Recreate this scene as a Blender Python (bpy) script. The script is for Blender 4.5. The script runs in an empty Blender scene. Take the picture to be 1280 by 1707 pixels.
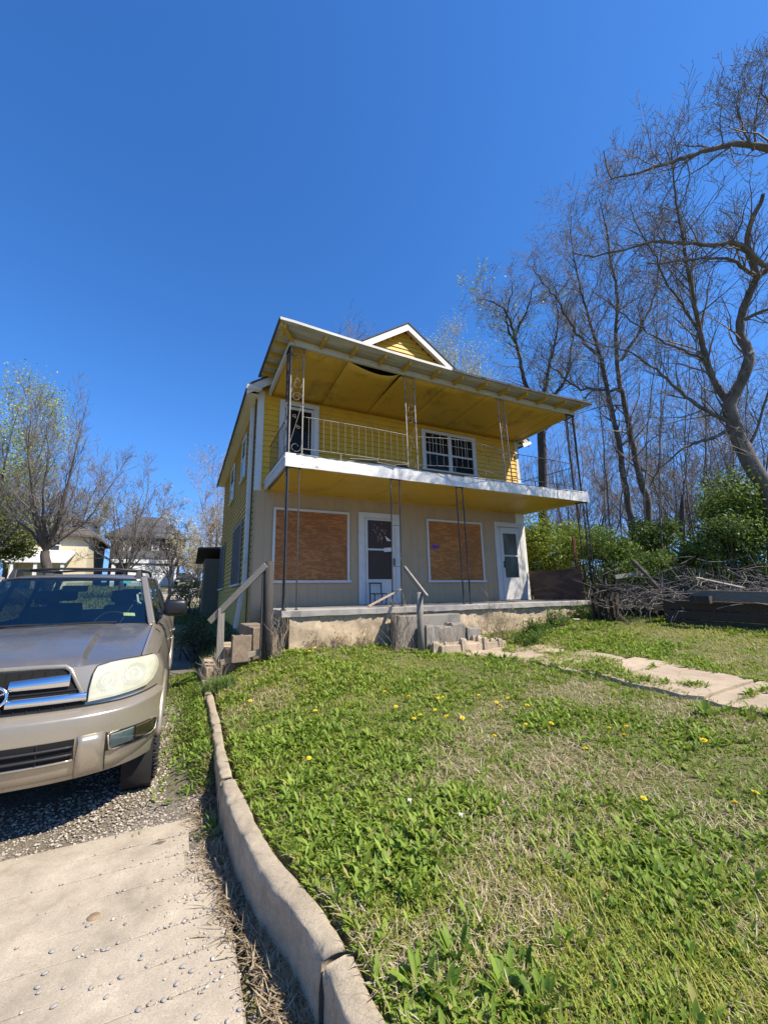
import bpy, math, random
import numpy as np
from mathutils import Vector, Matrix
random.seed(7); RNG = np.random.default_rng(11)
SC = bpy.context.scene; COL = SC.collection

# ---------------------------------------------------------------- camera
F_PX, PW, PH = 675.0, 1280.0, 1707.0
def _cam_axes(yaw, pitch, roll):
    fwd = Vector((math.sin(yaw)*math.cos(pitch), math.cos(yaw)*math.cos(pitch), math.sin(pitch)))
    right = Vector((math.cos(yaw), -math.sin(yaw), 0)); up = right.cross(fwd)
    c, s = math.cos(roll), math.sin(roll)
    return c*right+s*up, -s*right+c*up, fwd
C_R, C_U, C_F = _cam_axes(math.radians(26.22), math.radians(11.72), math.radians(-1.194))
CAM = Vector((0, 0, 1.6))
cd = bpy.data.cameras.new('camera'); cam = bpy.data.objects.new('camera', cd); COL.objects.link(cam)
cd.sensor_fit = 'HORIZONTAL'; cd.sensor_width = 36; cd.lens = F_PX/PW*36; cd.clip_start = .05; cd.clip_end = 2000
cam.matrix_world = Matrix(((C_R.x, C_U.x, -C_F.x, CAM.x), (C_R.y, C_U.y, -C_F.y, CAM.y), (C_R.z, C_U.z, -C_F.z, CAM.z), (0, 0, 0, 1)))
SC.camera = cam

# ---------------------------------------------------------------- sky, sun, exposure
SUN = Vector((.55, -.65, 1.0)).normalized()
w = bpy.data.worlds.new('World'); SC.world = w; w.use_nodes = True
nt = w.node_tree; bg = nt.nodes['Background']
sky = nt.nodes.new('ShaderNodeTexSky'); sky.sky_type = 'NISHITA'; sky.sun_disc = False
sky.sun_elevation = math.asin(SUN.z); sky.sun_rotation = math.atan2(SUN.x, SUN.y)
sky.altitude = 300; sky.air_density = 1.0; sky.dust_density = 0.25; sky.ozone_density = 3.2
gm = nt.nodes.new('ShaderNodeGamma'); gm.inputs[1].default_value = 1.40; nt.links.new(sky.outputs[0], gm.inputs[0])   # deep polarised-looking blue, the whole sky alike
def vm(op, a, b):
    n = nt.nodes.new('ShaderNodeVectorMath'); n.operation = op
    for k, q in enumerate((a, b)):
        if isinstance(q, tuple): n.inputs[k].default_value = q
        else: nt.links.new(q, n.inputs[k])
    return n.outputs[0]
sk = vm('DIVIDE', vm('MULTIPLY', gm.outputs[0], (.62,1.22,1.62)), vm('ADD', vm('MULTIPLY', gm.outputs[0], (.216,.216,.119)), (1.,1.,1.)))   # film-like shoulder
nt.links.new(sk, bg.inputs[0]); bg.inputs[1].default_value = 0.090
sd = bpy.data.lights.new('sun', 'SUN'); sd.energy = 5.0; sd.angle = math.radians(.53); sd.color = (1.0, .91, .77)
so = bpy.data.objects.new('sun', sd); COL.objects.link(so); so.rotation_euler = SUN.to_track_quat('Z', 'Y').to_euler()
so.location = (20, -26, 40)
SC.view_settings.view_transform = 'Standard'; SC.view_settings.look = 'None'
SC.view_settings.exposure = 0.75; SC.view_settings.gamma = 1; SC.view_settings.use_curve_mapping = False
SC.render.engine = 'CYCLES'
SC.cycles.max_bounces = 8; SC.cycles.transparent_max_bounces = 16; SC.cycles.use_denoising = True

# ---------------------------------------------------------------- helpers
class MB:
    def __init__(s): s.v = []; s.f = []
    def add(s, vs, fs):
        o = len(s.v); s.v += [tuple(p) for p in vs]; s.f += [tuple(i+o for i in f) for f in fs]; return s
    def box(s, x0, x1, y0, y1, z0, z1):
        return s.add([(x0,y0,z0),(x1,y0,z0),(x1,y1,z0),(x0,y1,z0),(x0,y0,z1),(x1,y0,z1),(x1,y1,z1),(x0,y1,z1)],
                     [(0,3,2,1),(4,5,6,7),(0,1,5,4),(1,2,6,5),(2,3,7,6),(3,0,4,7)])
    def hexa(s, p):          # 8 corners, bottom ring then top ring
        return s.add(p, [(0,3,2,1),(4,5,6,7),(0,1,5,4),(1,2,6,5),(2,3,7,6),(3,0,4,7)])
    def bar(s, a, b, w, h, up=(0,0,1)):
        a = Vector(a); b = Vector(b); d = (b-a).normalized(); up = Vector(up)
        if abs(d.dot(up)) > .98: up = Vector((0,1,0)) if abs(d.y) < .9 else Vector((1,0,0))
        r = d.cross(up).normalized()*w/2; u = r.cross(d).normalized()*h/2
        return s.hexa([a-r-u, a+r-u, b+r-u, b-r-u, a-r+u, a+r+u, b+r+u, b-r+u])
    def tube(s, path, rad, n=6, cap=True):
        path = [Vector(p) for p in path]; m = len(path)
        if not hasattr(rad, '__len__'): rad = [rad]*m
        o = len(s.v); ref = None
        for i, p in enumerate(path):
            d = (path[min(i+1, m-1)]-path[max(i-1, 0)])
            d = d.normalized() if d.length > 1e-9 else Vector((0,0,1))
            if ref is None: ref = Vector((1,0,0)) if abs(d.x) < .8 else Vector((0,1,0))
            r = (ref-d*ref.dot(d)); r = r.normalized() if r.length > 1e-6 else d.orthogonal().normalized()
            ref = r; u = d.cross(r)
            for k in range(n):
                t = 2*math.pi*k/n; q = p+(r*math.cos(t)+u*math.sin(t))*rad[i]; s.v.append((q.x,q.y,q.z))
        for i in range(m-1):
            for k in range(n):
                k2 = (k+1) % n; s.f.append((o+i*n+k, o+i*n+k2, o+(i+1)*n+k2, o+(i+1)*n+k))
        if cap:
            s.f.append(tuple(o+k for k in reversed(range(n)))); s.f.append(tuple(o+(m-1)*n+k for k in range(n)))
        return s
    def prism(s, poly, axis, a, b):       # poly = 2D pts, extruded along axis
        def P(q, t): return {'x': (t,q[0],q[1]), 'y': (q[0],t,q[1]), 'z': (q[0],q[1],t)}[axis]
        n = len(poly)
        return s.add([P(q,a) for q in poly]+[P(q,b) for q in poly],
                     [tuple(reversed(range(n))), tuple(range(n,2*n))]+[(i,(i+1)%n,n+(i+1)%n,n+i) for i in range(n)])
    def grid(s, rows):
        m = len(rows[0]); o = len(s.v)
        for r in rows: s.v += [tuple(p) for p in r]
        for i in range(len(rows)-1):
            for j in range(m-1): s.f.append((o+i*m+j, o+i*m+j+1, o+(i+1)*m+j+1, o+(i+1)*m+j))
        return s
    def lathe(s, prof, n=20, axis='z', c=(0,0,0)):
        rows = []
        for k in range(n+1):
            t = 2*math.pi*k/n; row = []
            for r, h in prof:
                a, b = r*math.cos(t), r*math.sin(t)
                p = {'z': (a,b,h), 'x': (h,a,b), 'y': (a,h,b)}[axis]
                row.append((p[0]+c[0], p[1]+c[1], p[2]+c[2]))
            rows.append(row)
        return s.grid(rows)
    def mesh(s, name, mat=None, smooth=False):
        me = bpy.data.meshes.new(name); me.from_pydata(s.v, [], s.f); me.update()
        if mat: me.materials.append(mat)
        if smooth: me.polygons.foreach_set('use_smooth', [True]*len(me.polygons))
        return me
def link(name, me, parent=None, loc=(0,0,0), rot=None):
    o = bpy.data.objects.new(name, me); COL.objects.link(o); o.location = loc
    if rot: o.rotation_euler = rot
    if parent is not None: o.parent = parent
    return o
def part(name, mb, mat, parent, smooth=False, bevel=0, label=None, solid=0):
    """mesh given in the thing's own coordinates (world coordinates when the root's 'w' flag is set)"""
    me = mb.mesh(name, mat, smooth)
    if smooth == 'angle': me.set_sharp_from_angle(angle=math.radians(28))
    o = link(name, me, parent)
    if parent is not None and parent.parent is None and parent.get('_w'): o.location = -Vector(parent.location)
    if solid:
        m = o.modifiers.new('solid', 'SOLIDIFY'); m.thickness = solid; m.offset = -1
    if bevel:
        m = o.modifiers.new('bevel', 'BEVEL'); m.width = bevel; m.segments = 2; m.limit_method = 'ANGLE'; m.angle_limit = math.radians(40)
    if label: o['label'] = label
    return o
def tag(o, label, cat, group=None):
    o['label'] = label; o['category'] = cat
    if group: o['group'] = group
    return o
def thing(name, loc, label, cat, group=None, world=True, rot=None):
    o = bpy.data.objects.new(name, None); COL.objects.link(o); o.location = loc; o.empty_display_size = .2
    if rot: o.rotation_euler = rot
    if world: o['_w'] = 1
    return tag(o, label, cat, group)
def struct(o): o['kind'] = 'structure'; return o
def stuff(o): o['kind'] = 'stuff'; return o
def at(px, py, y):            # point of the place seen at a spot of the photograph, at depth y
    r = C_R*((px-640)/F_PX)+C_U*(-(py-853.5)/F_PX)+C_F
    return CAM+r*(y/r.y)
def at_d(px, py, d):
    r = (C_R*((px-640)/F_PX)+C_U*(-(py-853.5)/F_PX)+C_F).normalized()
    return CAM+r*d
def bulk(name, V, F, mat, cols=None, smooth=False):
    """V (n,3) array, F (m,k) int array with equal k"""
    me = bpy.data.meshes.new(name); n, m, k = len(V), len(F), F.shape[1]
    me.vertices.add(n); me.vertices.foreach_set('co', np.ascontiguousarray(V, dtype=np.float32).ravel())
    me.loops.add(m*k); me.loops.foreach_set('vertex_index', np.ascontiguousarray(F, dtype=np.int32).ravel())
    me.polygons.add(m); me.polygons.foreach_set('loop_start', np.arange(0, m*k, k, dtype=np.int32))
    me.polygons.foreach_set('loop_total', np.full(m, k, dtype=np.int32))
    if smooth: me.polygons.foreach_set('use_smooth', np.ones(m, dtype=bool))
    me.update(calc_edges=True)
    if cols is not None:
        a = me.color_attributes.new('col', 'FLOAT_COLOR', 'POINT')
        c4 = np.ones((n, 4), dtype=np.float32); c4[:, :3] = cols; a.data.foreach_set('color', c4.ravel())
    me.materials.append(mat); return me

# ---------------------------------------------------------------- materials
def _new(name):
    m = bpy.data.materials.new(name); m.use_nodes = True
    return m, m.node_tree, m.node_tree.nodes['Principled BSDF']
def N(nt, t, **kw):
    n = nt.nodes.new(t)
    for k, v in kw.items():
        if k.startswith('i_'):
            key = k[2:]; n.inputs[int(key) if key.isdigit() else key].default_value = v
        else: setattr(n, k, v)
    return n
def ramp(nt, fac, stops):
    r = N(nt, 'ShaderNodeValToRGB'); e = r.color_ramp.elements
    while len(e) < len(stops): e.new(.5)
    for i, (p, c) in enumerate(stops): e[i].position = p; e[i].color = (*c, 1) if len(c) == 3 else c
    nt.links.new(fac, r.inputs[0]); return r.outputs[0]
def coords(nt, scale=(1,1,1), kind='Object', rot=(0,0,0)):
    tc = N(nt, 'ShaderNodeTexCoord'); mp = N(nt, 'ShaderNodeMapping')
    mp.inputs['Scale'].default_value = scale; mp.inputs['Rotation'].default_value = rot
    nt.links.new(tc.outputs[kind], mp.inputs[0]); return mp.outputs[0]
def noise(nt, vec, scale, detail=6, rough=.6, dist=0):
    n = N(nt, 'ShaderNodeTexNoise'); n.inputs['Scale'].default_value = scale; n.inputs['Detail'].default_value = detail
    n.inputs['Roughness'].default_value = rough; n.inputs['Distortion'].default_value = dist
    nt.links.new(vec, n.inputs['Vector']); return n.outputs['Fac']
def mix(nt, fac, a, b, mode='MIX'):
    m = N(nt, 'ShaderNodeMix', data_type='RGBA', blend_type=mode)
    if hasattr(fac, 'default_value') or hasattr(fac, 'links'): nt.links.new(fac, m.inputs[0])
    else: m.inputs[0].default_value = fac
    for i, c in ((6, a), (7, b)):
        if isinstance(c, tuple): m.inputs[i].default_value = (*c, 1)
        else: nt.links.new(c, m.inputs[i])
    return m.outputs[2]
def bump(nt, b, h, strength=.3, dist=.01):
    n = N(nt, 'ShaderNodeBump'); n.inputs['Strength'].default_value = strength; n.inputs['Distance'].default_value = dist
    nt.links.new(h, n.inputs['Height']); nt.links.new(n.outputs[0], b.inputs['Normal'])
def plain(name, col, rough=.6, metal=0, var=.18, scale=6, bmp=.15, sc3=(1,1,1), coat=0):
    m, nt, b = _new(name); v = coords(nt, sc3)
    n1 = noise(nt, v, scale); lo = tuple(c*(1-var) for c in col); hi = tuple(min(1, c*(1+var)) for c in col)
    nt.links.new(ramp(nt, n1, [(.3, lo), (.7, hi)]), b.inputs['Base Color'])
    b.inputs['Roughness'].default_value = rough; b.inputs['Metallic'].default_value = metal
    b.inputs['Coat Weight'].default_value = coat
    if bmp: bump(nt, b, noise(nt, v, scale*6, 4), bmp, .004)
    return m
def paint(name, col, under, amount=.5, scale=5, rough=.55, sc3=(1,1,1), dirt=(.12,.1,.07), dirt_amt=.35, soft=.05, bmp=.35):
    """weathered paint: chips showing what is under it, and blotchy dirt"""
    m, nt, b = _new(name); v = coords(nt, sc3)
    big = noise(nt, v, scale*.35, 5, .65); chip = noise(nt, v, scale*3.2, 8, .72, .4)
    c = mix(nt, big, tuple(x*.86 for x in col), tuple(min(1, x*1.1) for x in col))
    d = N(nt, 'ShaderNodeMath', operation='MULTIPLY'); nt.links.new(ramp(nt, noise(nt, v, scale*.9, 7, .7, .6), [(.52, (0,0,0)), (.78, (1,1,1))]), d.inputs[0]); d.inputs[1].default_value = dirt_amt
    c = mix(nt, d.outputs[0], c, dirt)
    th = .74-amount*.3
    mask = ramp(nt, chip, [(th, (0,0,0)), (th+soft, (1,1,1))])
    c = mix(nt, mask, c, under)
    nt.links.new(c, b.inputs['Base Color']); b.inputs['Roughness'].default_value = rough
    inv = N(nt, 'ShaderNodeMath', operation='SUBTRACT'); inv.inputs[0].default_value = 1; nt.links.new(mask, inv.inputs[1])
    ad = N(nt, 'ShaderNodeMath', operation='MULTIPLY_ADD'); nt.links.new(chip, ad.inputs[0]); ad.inputs[1].default_value = .5; nt.links.new(inv.outputs[0], ad.inputs[2])
    bump(nt, b, ad.outputs[0], bmp, .003)
    return m
def wood(name, light, dark, scale=1.0, axis='x', rough=.75, knots=True, contrast=1.0):
    m, nt, b = _new(name)
    st = {'x': (.35,3,3), 'y': (3,.35,3), 'z': (3,3,.35)}[axis]
    v = coords(nt, tuple(s*scale for s in st))
    wv = N(nt, 'ShaderNodeTexWave', wave_type='RINGS', rings_direction={'x': 'Y', 'y': 'Z', 'z': 'Y'}[axis]); wv.inputs['Scale'].default_value = 2.2
    wv.inputs['Distortion'].default_value = 9; wv.inputs['Detail'].default_value = 4; wv.inputs['Detail Scale'].default_value = 1.1
    nt.links.new(v, wv.inputs['Vector'])
    n2 = noise(nt, v, 9, 6, .7)
    c = ramp(nt, wv.outputs['Fac'], [(.1, dark), (.9/contrast if contrast > 1 else .75, light)])
    c = mix(nt, .35, c, ramp(nt, n2, [(.3, dark), (.7, light)]))
    big = noise(nt, coords(nt), 1.6, 4)
    c = mix(nt, big, mix(nt, .5, c, dark), c)
    if knots:
        vo = N(nt, 'ShaderNodeTexVoronoi'); vo.inputs['Scale'].default_value = 2.6; nt.links.new(coords(nt, tuple(min(1, .5+s*.2) for s in st)), vo.inputs['Vector'])
        k = ramp(nt, vo.outputs['Distance'], [(.02, (1,1,1)), (.085, (0,0,0))])
        c = mix(nt, k, c, tuple(x*.35 for x in dark))
    nt.links.new(c, b.inputs['Base Color']); b.inputs['Roughness'].default_value = rough
    bump(nt, b, n2, .3, .003); return m
def attr_leaf(name, rough=.55, trans=.35):
    m, nt, b = _new(name); a = N(nt, 'ShaderNodeAttribute', attribute_name='col')
    nt.links.new(a.outputs['Color'], b.inputs['Base Color']); b.inputs['Roughness'].default_value = rough
    b.inputs['Specular IOR Level'].default_value = .35
    t = N(nt, 'ShaderNodeBsdfTranslucent'); nt.links.new(a.outputs['Color'], t.inputs['Color'])
    mx = N(nt, 'ShaderNodeMixShader'); mx.inputs[0].default_value = trans
    nt.links.new(b.outputs[0], mx.inputs[1]); nt.links.new(t.outputs[0], mx.inputs[2])
    nt.links.new(mx.outputs[0], nt.nodes['Material Output'].inputs[0]); return m
def glass(name, tint, refl=.06, rough=.02, ior=1.5):
    """thin pane: tinted see-through with mirror reflection growing at grazing angles"""
    m, nt, b = _new(name); nt.nodes.remove(b)
    tr = N(nt, 'ShaderNodeBsdfTransparent'); tr.inputs[0].default_value = (*tint, 1)
    gl = N(nt, 'ShaderNodeBsdfGlossy'); gl.inputs['Roughness'].default_value = rough; gl.inputs['Color'].default_value = (.86,1,.95,1)
    fr = N(nt, 'ShaderNodeFresnel'); fr.inputs['IOR'].default_value = ior
    ad = N(nt, 'ShaderNodeMath', operation='ADD', use_clamp=True); nt.links.new(fr.outputs[0], ad.inputs[0]); ad.inputs[1].default_value = refl
    mx = N(nt, 'ShaderNodeMixShader'); nt.links.new(ad.outputs[0], mx.inputs[0]); nt.links.new(tr.outputs[0], mx.inputs[1]); nt.links.new(gl.outputs[0], mx.inputs[2])
    nt.links.new(mx.outputs[0], nt.nodes['Material Output'].inputs[0]); return m

M = {}
def plywood(name, light, dark, k=1.0, axis='x'):
    m, nt, b = _new(name); v = coords(nt, (.55*k,1,2.0*k) if axis == 'x' else (1,.55*k,2.0*k))
    nz = N(nt, 'ShaderNodeTexNoise'); nz.inputs['Scale'].default_value = 1.5; nz.inputs['Detail'].default_value = 3; nt.links.new(v, nz.inputs['Vector'])
    sx = N(nt, 'ShaderNodeMath', operation='MULTIPLY'); nt.links.new(nz.outputs['Fac'], sx.inputs[0]); sx.inputs[1].default_value = 34
    sn = N(nt, 'ShaderNodeMath', operation='SINE'); nt.links.new(sx.outputs[0], sn.inputs[0])
    fine = noise(nt, coords(nt, (3,3,60) if axis == 'x' else (3,3,60)), 3, 5, .7)
    c = ramp(nt, sn.outputs[0], [(.0, dark), (.25, tuple((a_+b_)/2 for a_, b_ in zip(light, dark))), (.9, light)])
    c = mix(nt, .4, c, ramp(nt, fine, [(.35, dark), (.65, light)]))
    c = mix(nt, ramp(nt, noise(nt, coords(nt), 1.3, 4), [(.35, (0,0,0)), (.75, (.55,.55,.55))]), c, tuple(x*.8 for x in dark))
    vo = N(nt, 'ShaderNodeTexVoronoi'); vo.inputs['Scale'].default_value = 2.4; nt.links.new(coords(nt, (1,1,1.6)), vo.inputs['Vector'])
    c = mix(nt, ramp(nt, vo.outputs['Distance'], [(.03, (1,1,1)), (.075, (0,0,0))]), c, tuple(x*.28 for x in dark))
    nt.links.new(c, b.inputs['Base Color']); b.inputs['Roughness'].default_value = .75; bump(nt, b, fine, .25, .002); return m
M['yellow'] = paint('yellow_clapboard_paint', (.68,.39,.03), (.3,.22,.11), .42, 4, .6, (1,1,1), (.16,.11,.04), .4)
M['ceil'] = paint('yellow_ceiling_paint', (.62,.39,.055), (.28,.17,.05), .42, 1.3, .6, (1,1,1), (.13,.075,.02), .95, .14)
M['ceil2'] = paint('yellow_soffit_paint', (.62,.39,.035), (.34,.21,.05), .32, 1.4, .45, (1,1,1), (.25,.14,.02), .6, .12)
M['yellow_side'] = paint('dull_yellow_paint', (.50,.33,.06), (.24,.2,.13), .42, 4, .65, (1,1,1), (.13,.10,.05), .6)  # side walls: darker, greyer base yellow with more blotchy dirt
M['white'] = paint('white_trim_paint', (.60,.58,.54), (.3,.27,.23), .26, 5, .5, (1,1,1), (.3,.28,.24), .4)
M['fascia'] = paint('peeling_white_fascia', (.66,.64,.60), (.25,.22,.2), .44, 3.6, .6, (.6,1,1), (.34,.31,.27), .65, .06, .8)
M['greywhite'] = paint('weathered_beam_shaded_fascia', (.52,.50,.46), (.27,.24,.2), .42, 4, .6)
M['cream'] = paint('whitewashed_siding', (.72,.69,.62), (.4,.3,.24), .36, 3, .6, (4,1,.4))
M['tan'] = paint('tan_panel_paint', (.43,.305,.175), (.26,.19,.115), .22, 2, .62, (1,1,.5), (.14,.115,.085), .35)
M['ply'] = plywood('orange_plywood', (.50,.205,.06), (.25,.085,.02), 2.7)
M['ply2'] = plywood('amber_plywood', (.50,.215,.05), (.30,.105,.022), 2.1)
M['ply_old'] = plywood('weathered_plywood', (.17,.10,.065), (.07,.04,.028), .8, 'y')
M['rafter'] = paint('yellow_rafter_paint', (.50,.33,.05), (.2,.15,.08), .34, 6, .6)
M['deckgrey'] = plain('grey_roof_decking', (.34,.33,.31), .7, 0, .3, 3, .3, (.4,3,1))
M['shingle'] = plain('dark_shingles', (.06,.058,.06), .9, 0, .4, 30, .6)
M['metal_white'] = plain('white_metal_edge', (.42,.41,.38), .6, 0, .15, 4, .1)
M['iron'] = paint('peeling_black_iron', (.022,.021,.02), (.30,.28,.25), .40, 9, .5, (1,1,.5), (.1,.05,.03), .5, .03)
M['iron_w'] = paint('half_white_iron', (.27,.245,.21), (.03,.028,.026), .66, 8, .5, (1,1,.35), (.2,.12,.07), .4, .03)
M['rail_dull'] = paint('dull_brown_iron', (.30,.25,.2), (.05,.045,.04), .5, 12, .5)
M['downspout'] = paint('white_downspout', (.66,.66,.64), (.35,.33,.3), .25, 4, .45)
def concrete(name, col, scale=1.0, rough=.9, stain=(.2,.16,.11), crack=.5):
    m, nt, b = _new(name); v = coords(nt)
    c = ramp(nt, noise(nt, v, 1.6*scale, 8, .7, .3), [(.30, tuple(x*.55 for x in col)), (.47, tuple(x*.86 for x in col)), (.58, col), (.72, tuple(min(1,x*1.25) for x in col))])
    c = mix(nt, ramp(nt, noise(nt, v, 160, 3, .8), [(.36, (0,0,0)), (.48, (.5,.5,.5)), (.62, (1,1,1))]), mix(nt, .6, c, stain), c)
    pt = N(nt, 'ShaderNodeTexVoronoi'); pt.inputs['Scale'].default_value = 70; nt.links.new(v, pt.inputs['Vector'])
    pk = N(nt, 'ShaderNodeMath', operation='MULTIPLY'); nt.links.new(ramp(nt, pt.outputs['Distance'], [(.10, (1,1,1)), (.2, (0,0,0))]), pk.inputs[0]); nt.links.new(ramp(nt, noise(nt, v, 7, 4), [(.45, (0,0,0)), (.6, (.8,.8,.8))]), pk.inputs[1])
    c = mix(nt, pk.outputs[0], c, tuple(x*.5 for x in stain))
    st = N(nt, 'ShaderNodeMath', operation='MULTIPLY'); nt.links.new(ramp(nt, noise(nt, v, 4.2*scale, 9, .75, .9), [(.53, (0,0,0)), (.72, (1,1,1))]), st.inputs[0]); st.inputs[1].default_value = .6
    c = mix(nt, st.outputs[0], c, stain)
    vo = N(nt, 'ShaderNodeTexVoronoi', feature='DISTANCE_TO_EDGE'); vo.inputs['Scale'].default_value = 1.7*scale
    dv = N(nt, 'ShaderNodeVectorMath', operation='ADD'); nz = N(nt, 'ShaderNodeTexNoise'); nz.inputs['Scale'].default_value = 5; nz.inputs['Detail'].default_value = 6; nt.links.new(v, nz.inputs['Vector']); sc_ = N(nt, 'ShaderNodeVectorMath', operation='SCALE'); sc_.inputs[3].default_value = .25; nt.links.new(nz.outputs['Color'], sc_.inputs[0]); nt.links.new(v, dv.inputs[0]); nt.links.new(sc_.outputs[0], dv.inputs[1]); nt.links.new(dv.outputs[0], vo.inputs['Vector'])
    if crack: c = mix(nt, ramp(nt, vo.outputs['Distance'], [(.0, (crack,)*3), (.012, (0,0,0))]), c, tuple(x*.35 for x in stain))
    nt.links.new(c, b.inputs['Base Color']); b.inputs['Roughness'].default_value = rough
    bump(nt, b, noise(nt, v, 90, 5, .7), .5, .006); return m
M['dark'] = plain('dark_void', (.012,.011,.01), .9, 0, .3, 5, 0)
M['felt'] = plain('torn_roofing_felt', (.02,.019,.018), .9, 0, .4, 12, .6)
M['conc'] = concrete('worn_concrete', (.42,.355,.26))
M['conc_grey'] = paint('grey_painted_concrete', (.31,.29,.26), (.09,.085,.08), .46, 2.6, .75, (1,1,1), (.13,.125,.12), .7, .15, .5)
M['step'] = paint('stained_step_concrete', (.23,.21,.18), (.07,.065,.06), .5, 2.6, .85, (1,1,1), (.08,.075,.065), .8, .2, .6)
M['stone'] = concrete('rough_stuccoed_stone', (.55,.435,.295), 4.0, .95, (.24,.17,.10), .8)
M['wood_grey'] = wood('grey_weathered_wood', (.36,.33,.28), (.15,.13,.105), 2.5, 'x', .85, False)
M['wood_greyz'] = wood('grey_weathered_post', (.33,.31,.27), (.12,.105,.09), 2.5, 'z', .85, False)
M['wood_dark'] = wood('dark_rotten_wood', (.085,.075,.065), (.022,.019,.017), 2.5, 'z', .9, False)
M['wood_brown'] = wood('dark_timber', (.085,.055,.035), (.028,.02,.014), 2, 'x', .9, False)
M['wood_grey2'] = wood('grey_timber', (.20,.18,.155), (.08,.07,.06), 2, 'x', .9, False)
M['rust2'] = plain('rusty_board', (.13,.055,.03), .9, 0, .5, 9, .4)
M['wood_pale'] = wood('pale_bare_wood', (.58,.44,.32), (.4,.29,.2), 2.5, 'x', .8, False)
M['pane_dark'] = glass('dark_house_glass', (.75,.75,.72), 0, .05, 1.2)
M['brown_board'] = wood('brown_board_behind_glass', (.17,.075,.03), (.075,.03,.013), 1.5, 'z', .6, False)
M['paper'] = plain('white_paper', (.72,.70,.66), .8, 0, .1, 8, 0)
M['purple'] = plain('purple_spray', (.13,.03,.30), .7, 0, .4, 20, 0)
M['black'] = plain('black_plastic', (.012,.012,.013), .45, 0, .2, 10, .1)
M['bark'] = plain('grey_brown_bark', (.125,.11,.097), .95, 0, .45, 9, 1.0, (1,1,.35))
M['bark_dark'] = plain('dark_wet_bark', (.085,.07,.06), .95, 0, .45, 9, 1.0, (1,1,.35))
M['bark_pale'] = plain('pale_bark', (.30,.25,.21), .9, 0, .35, 9, .8, (1,1,.35))
M['twig'] = plain('brown_twig', (.165,.145,.128), .9, 0, .4, 4, 0)
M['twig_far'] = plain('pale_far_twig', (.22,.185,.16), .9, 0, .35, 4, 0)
M['twig_dark'] = plain('dark_dead_twig', (.085,.066,.052), .9, 0, .4, 4, 0)
M['block_brown'] = plain('brown_block', (.22,.165,.115), .9, 0, .3, 9, .5)
M['twig_pale'] = plain('pale_dry_twig', (.32,.25,.18), .9, 0, .35, 4, 0)
M['leaf'] = attr_leaf('leaves')
M['grass'] = attr_leaf('grass_blades', .6, .4)

# ================================================================= ground
LX = np.array([.52,1.0,1.6,3.5,5,7,9,12,20,60,300.])
LY = np.array([-20,-5,1.5,3.5,5,6.9,9,12,20,40,60,120,500.])
LZ = np.array([
 [-.5,-.5,-.5,-.5,-.4,-.3,-.2,0,0,0,0],
 [.1,.1,.1,.12,.2,.3,.4,.5,.6,.6,.6],
 [.22,.23,.24,.27,.38,.50,.65,.75,.9,1,1],
 [.25,.29,.33,.40,.48,.60,.78,.9,1.0,1.2,1.2],
 [.28,.37,.45,.53,.57,.72,.92,1.0,1.1,1.4,1.4],
 [.33,.56,.73,.71,.66,.85,1.08,1.1,1.2,1.5,1.5],
 [.42,.60,.75,.80,.80,.95,1.15,1.2,1.3,1.7,1.7],
 [.50,.85,.90,.90,.90,1.0,1.2,1.3,1.5,2,2],
 [.90,1.05,1.1,1.1,1.1,1.2,1.4,1.6,2,2.5,2.5],
 [2.7,2.7,2.7,2.7,2.7,2.7,2.7,2.7,2.7,3,3],
 [4,4,4,4,4,4,4,4,4,4,4],[6]*11,[6]*11])
DY = np.array([-20,0,3.7,6,9,12,20,40,60,120,500.]); DZ = np.array([-.7,-.02,0,.08,.22,.4,.9,2.7,4,6,6])
def lawn_z(x, y):
    x = np.clip(np.asarray(x, float), LX[0], LX[-1]); y = np.clip(np.asarray(y, float), LY[0], LY[-1])
    i = np.clip(np.searchsorted(LX, x)-1, 0, len(LX)-2); j = np.clip(np.searchsorted(LY, y)-1, 0, len(LY)-2)
    u = (x-LX[i])/(LX[i+1]-LX[i]); v = (y-LY[j])/(LY[j+1]-LY[j])
    return (LZ[j,i]*(1-u)+LZ[j,i+1]*u)*(1-v)+(LZ[j+1,i]*(1-u)+LZ[j+1,i+1]*u)*v
def drive_z(y): return np.interp(y, DY, DZ)
def verge_z(x, y):    # the drive banks up towards the kerb beyond the apron
    t = np.clip((x-kerb_x(y)+.38)/.36, 0, 1); f = np.clip((y-3.75)/.7, 0, 1)*np.clip((9.2-y)/1.5, 0, 1); return drive_z(y)+(lawn_z(.52, y)-.05-drive_z(y))*t*t*(3-2*t)*f
def kerb_x(y):      # street-side face of the kerb
    return np.interp(y, [-5,1.2,1.58,1.85,2.05,2.45,2.9,3.5,5.2,7,9,12], [.8,.62,.58,.575,.55,.46,.395,.36,.375,.385,.33,.3])
def ground_z(x, y):
    x = np.asarray(x, float); y = np.asarray(y, float)
    k = kerb_x(y)+.11; t = np.clip((x-k+.04)/.08, 0, 1); t = t*t*(3-2*t)
    far = np.clip((y-9.5)/3, 0, 1); tf = np.clip((x-.2)/1.0, 0, 1); t = t*(1-far)+tf*far
    g = drive_z(y)*(1-t)+lawn_z(np.maximum(x, .52), y)*t
    g = g-.05*(1-far)*(1-t)      # gravel and slabs lie on this sheet
    return g-np.where(t > .5, .012*np.sin(x*2.1+1.3*y)*np.sin(y*1.7-x), 0)
m, nt, b = _new('lawn_soil'); v = coords(nt, (1,1,1))
c = ramp(nt, noise(nt, v, 1.3, 8, .7), [(.3, (.10,.085,.035)), (.5, (.12,.13,.035)), (.7, (.22,.175,.09))])
c = mix(nt, ramp(nt, noise(nt, v, 60, 4), [(.35, (0,0,0)), (.7, (1,1,1))]), c, mix(nt, .6, c, (.20,.155,.085)))
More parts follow.
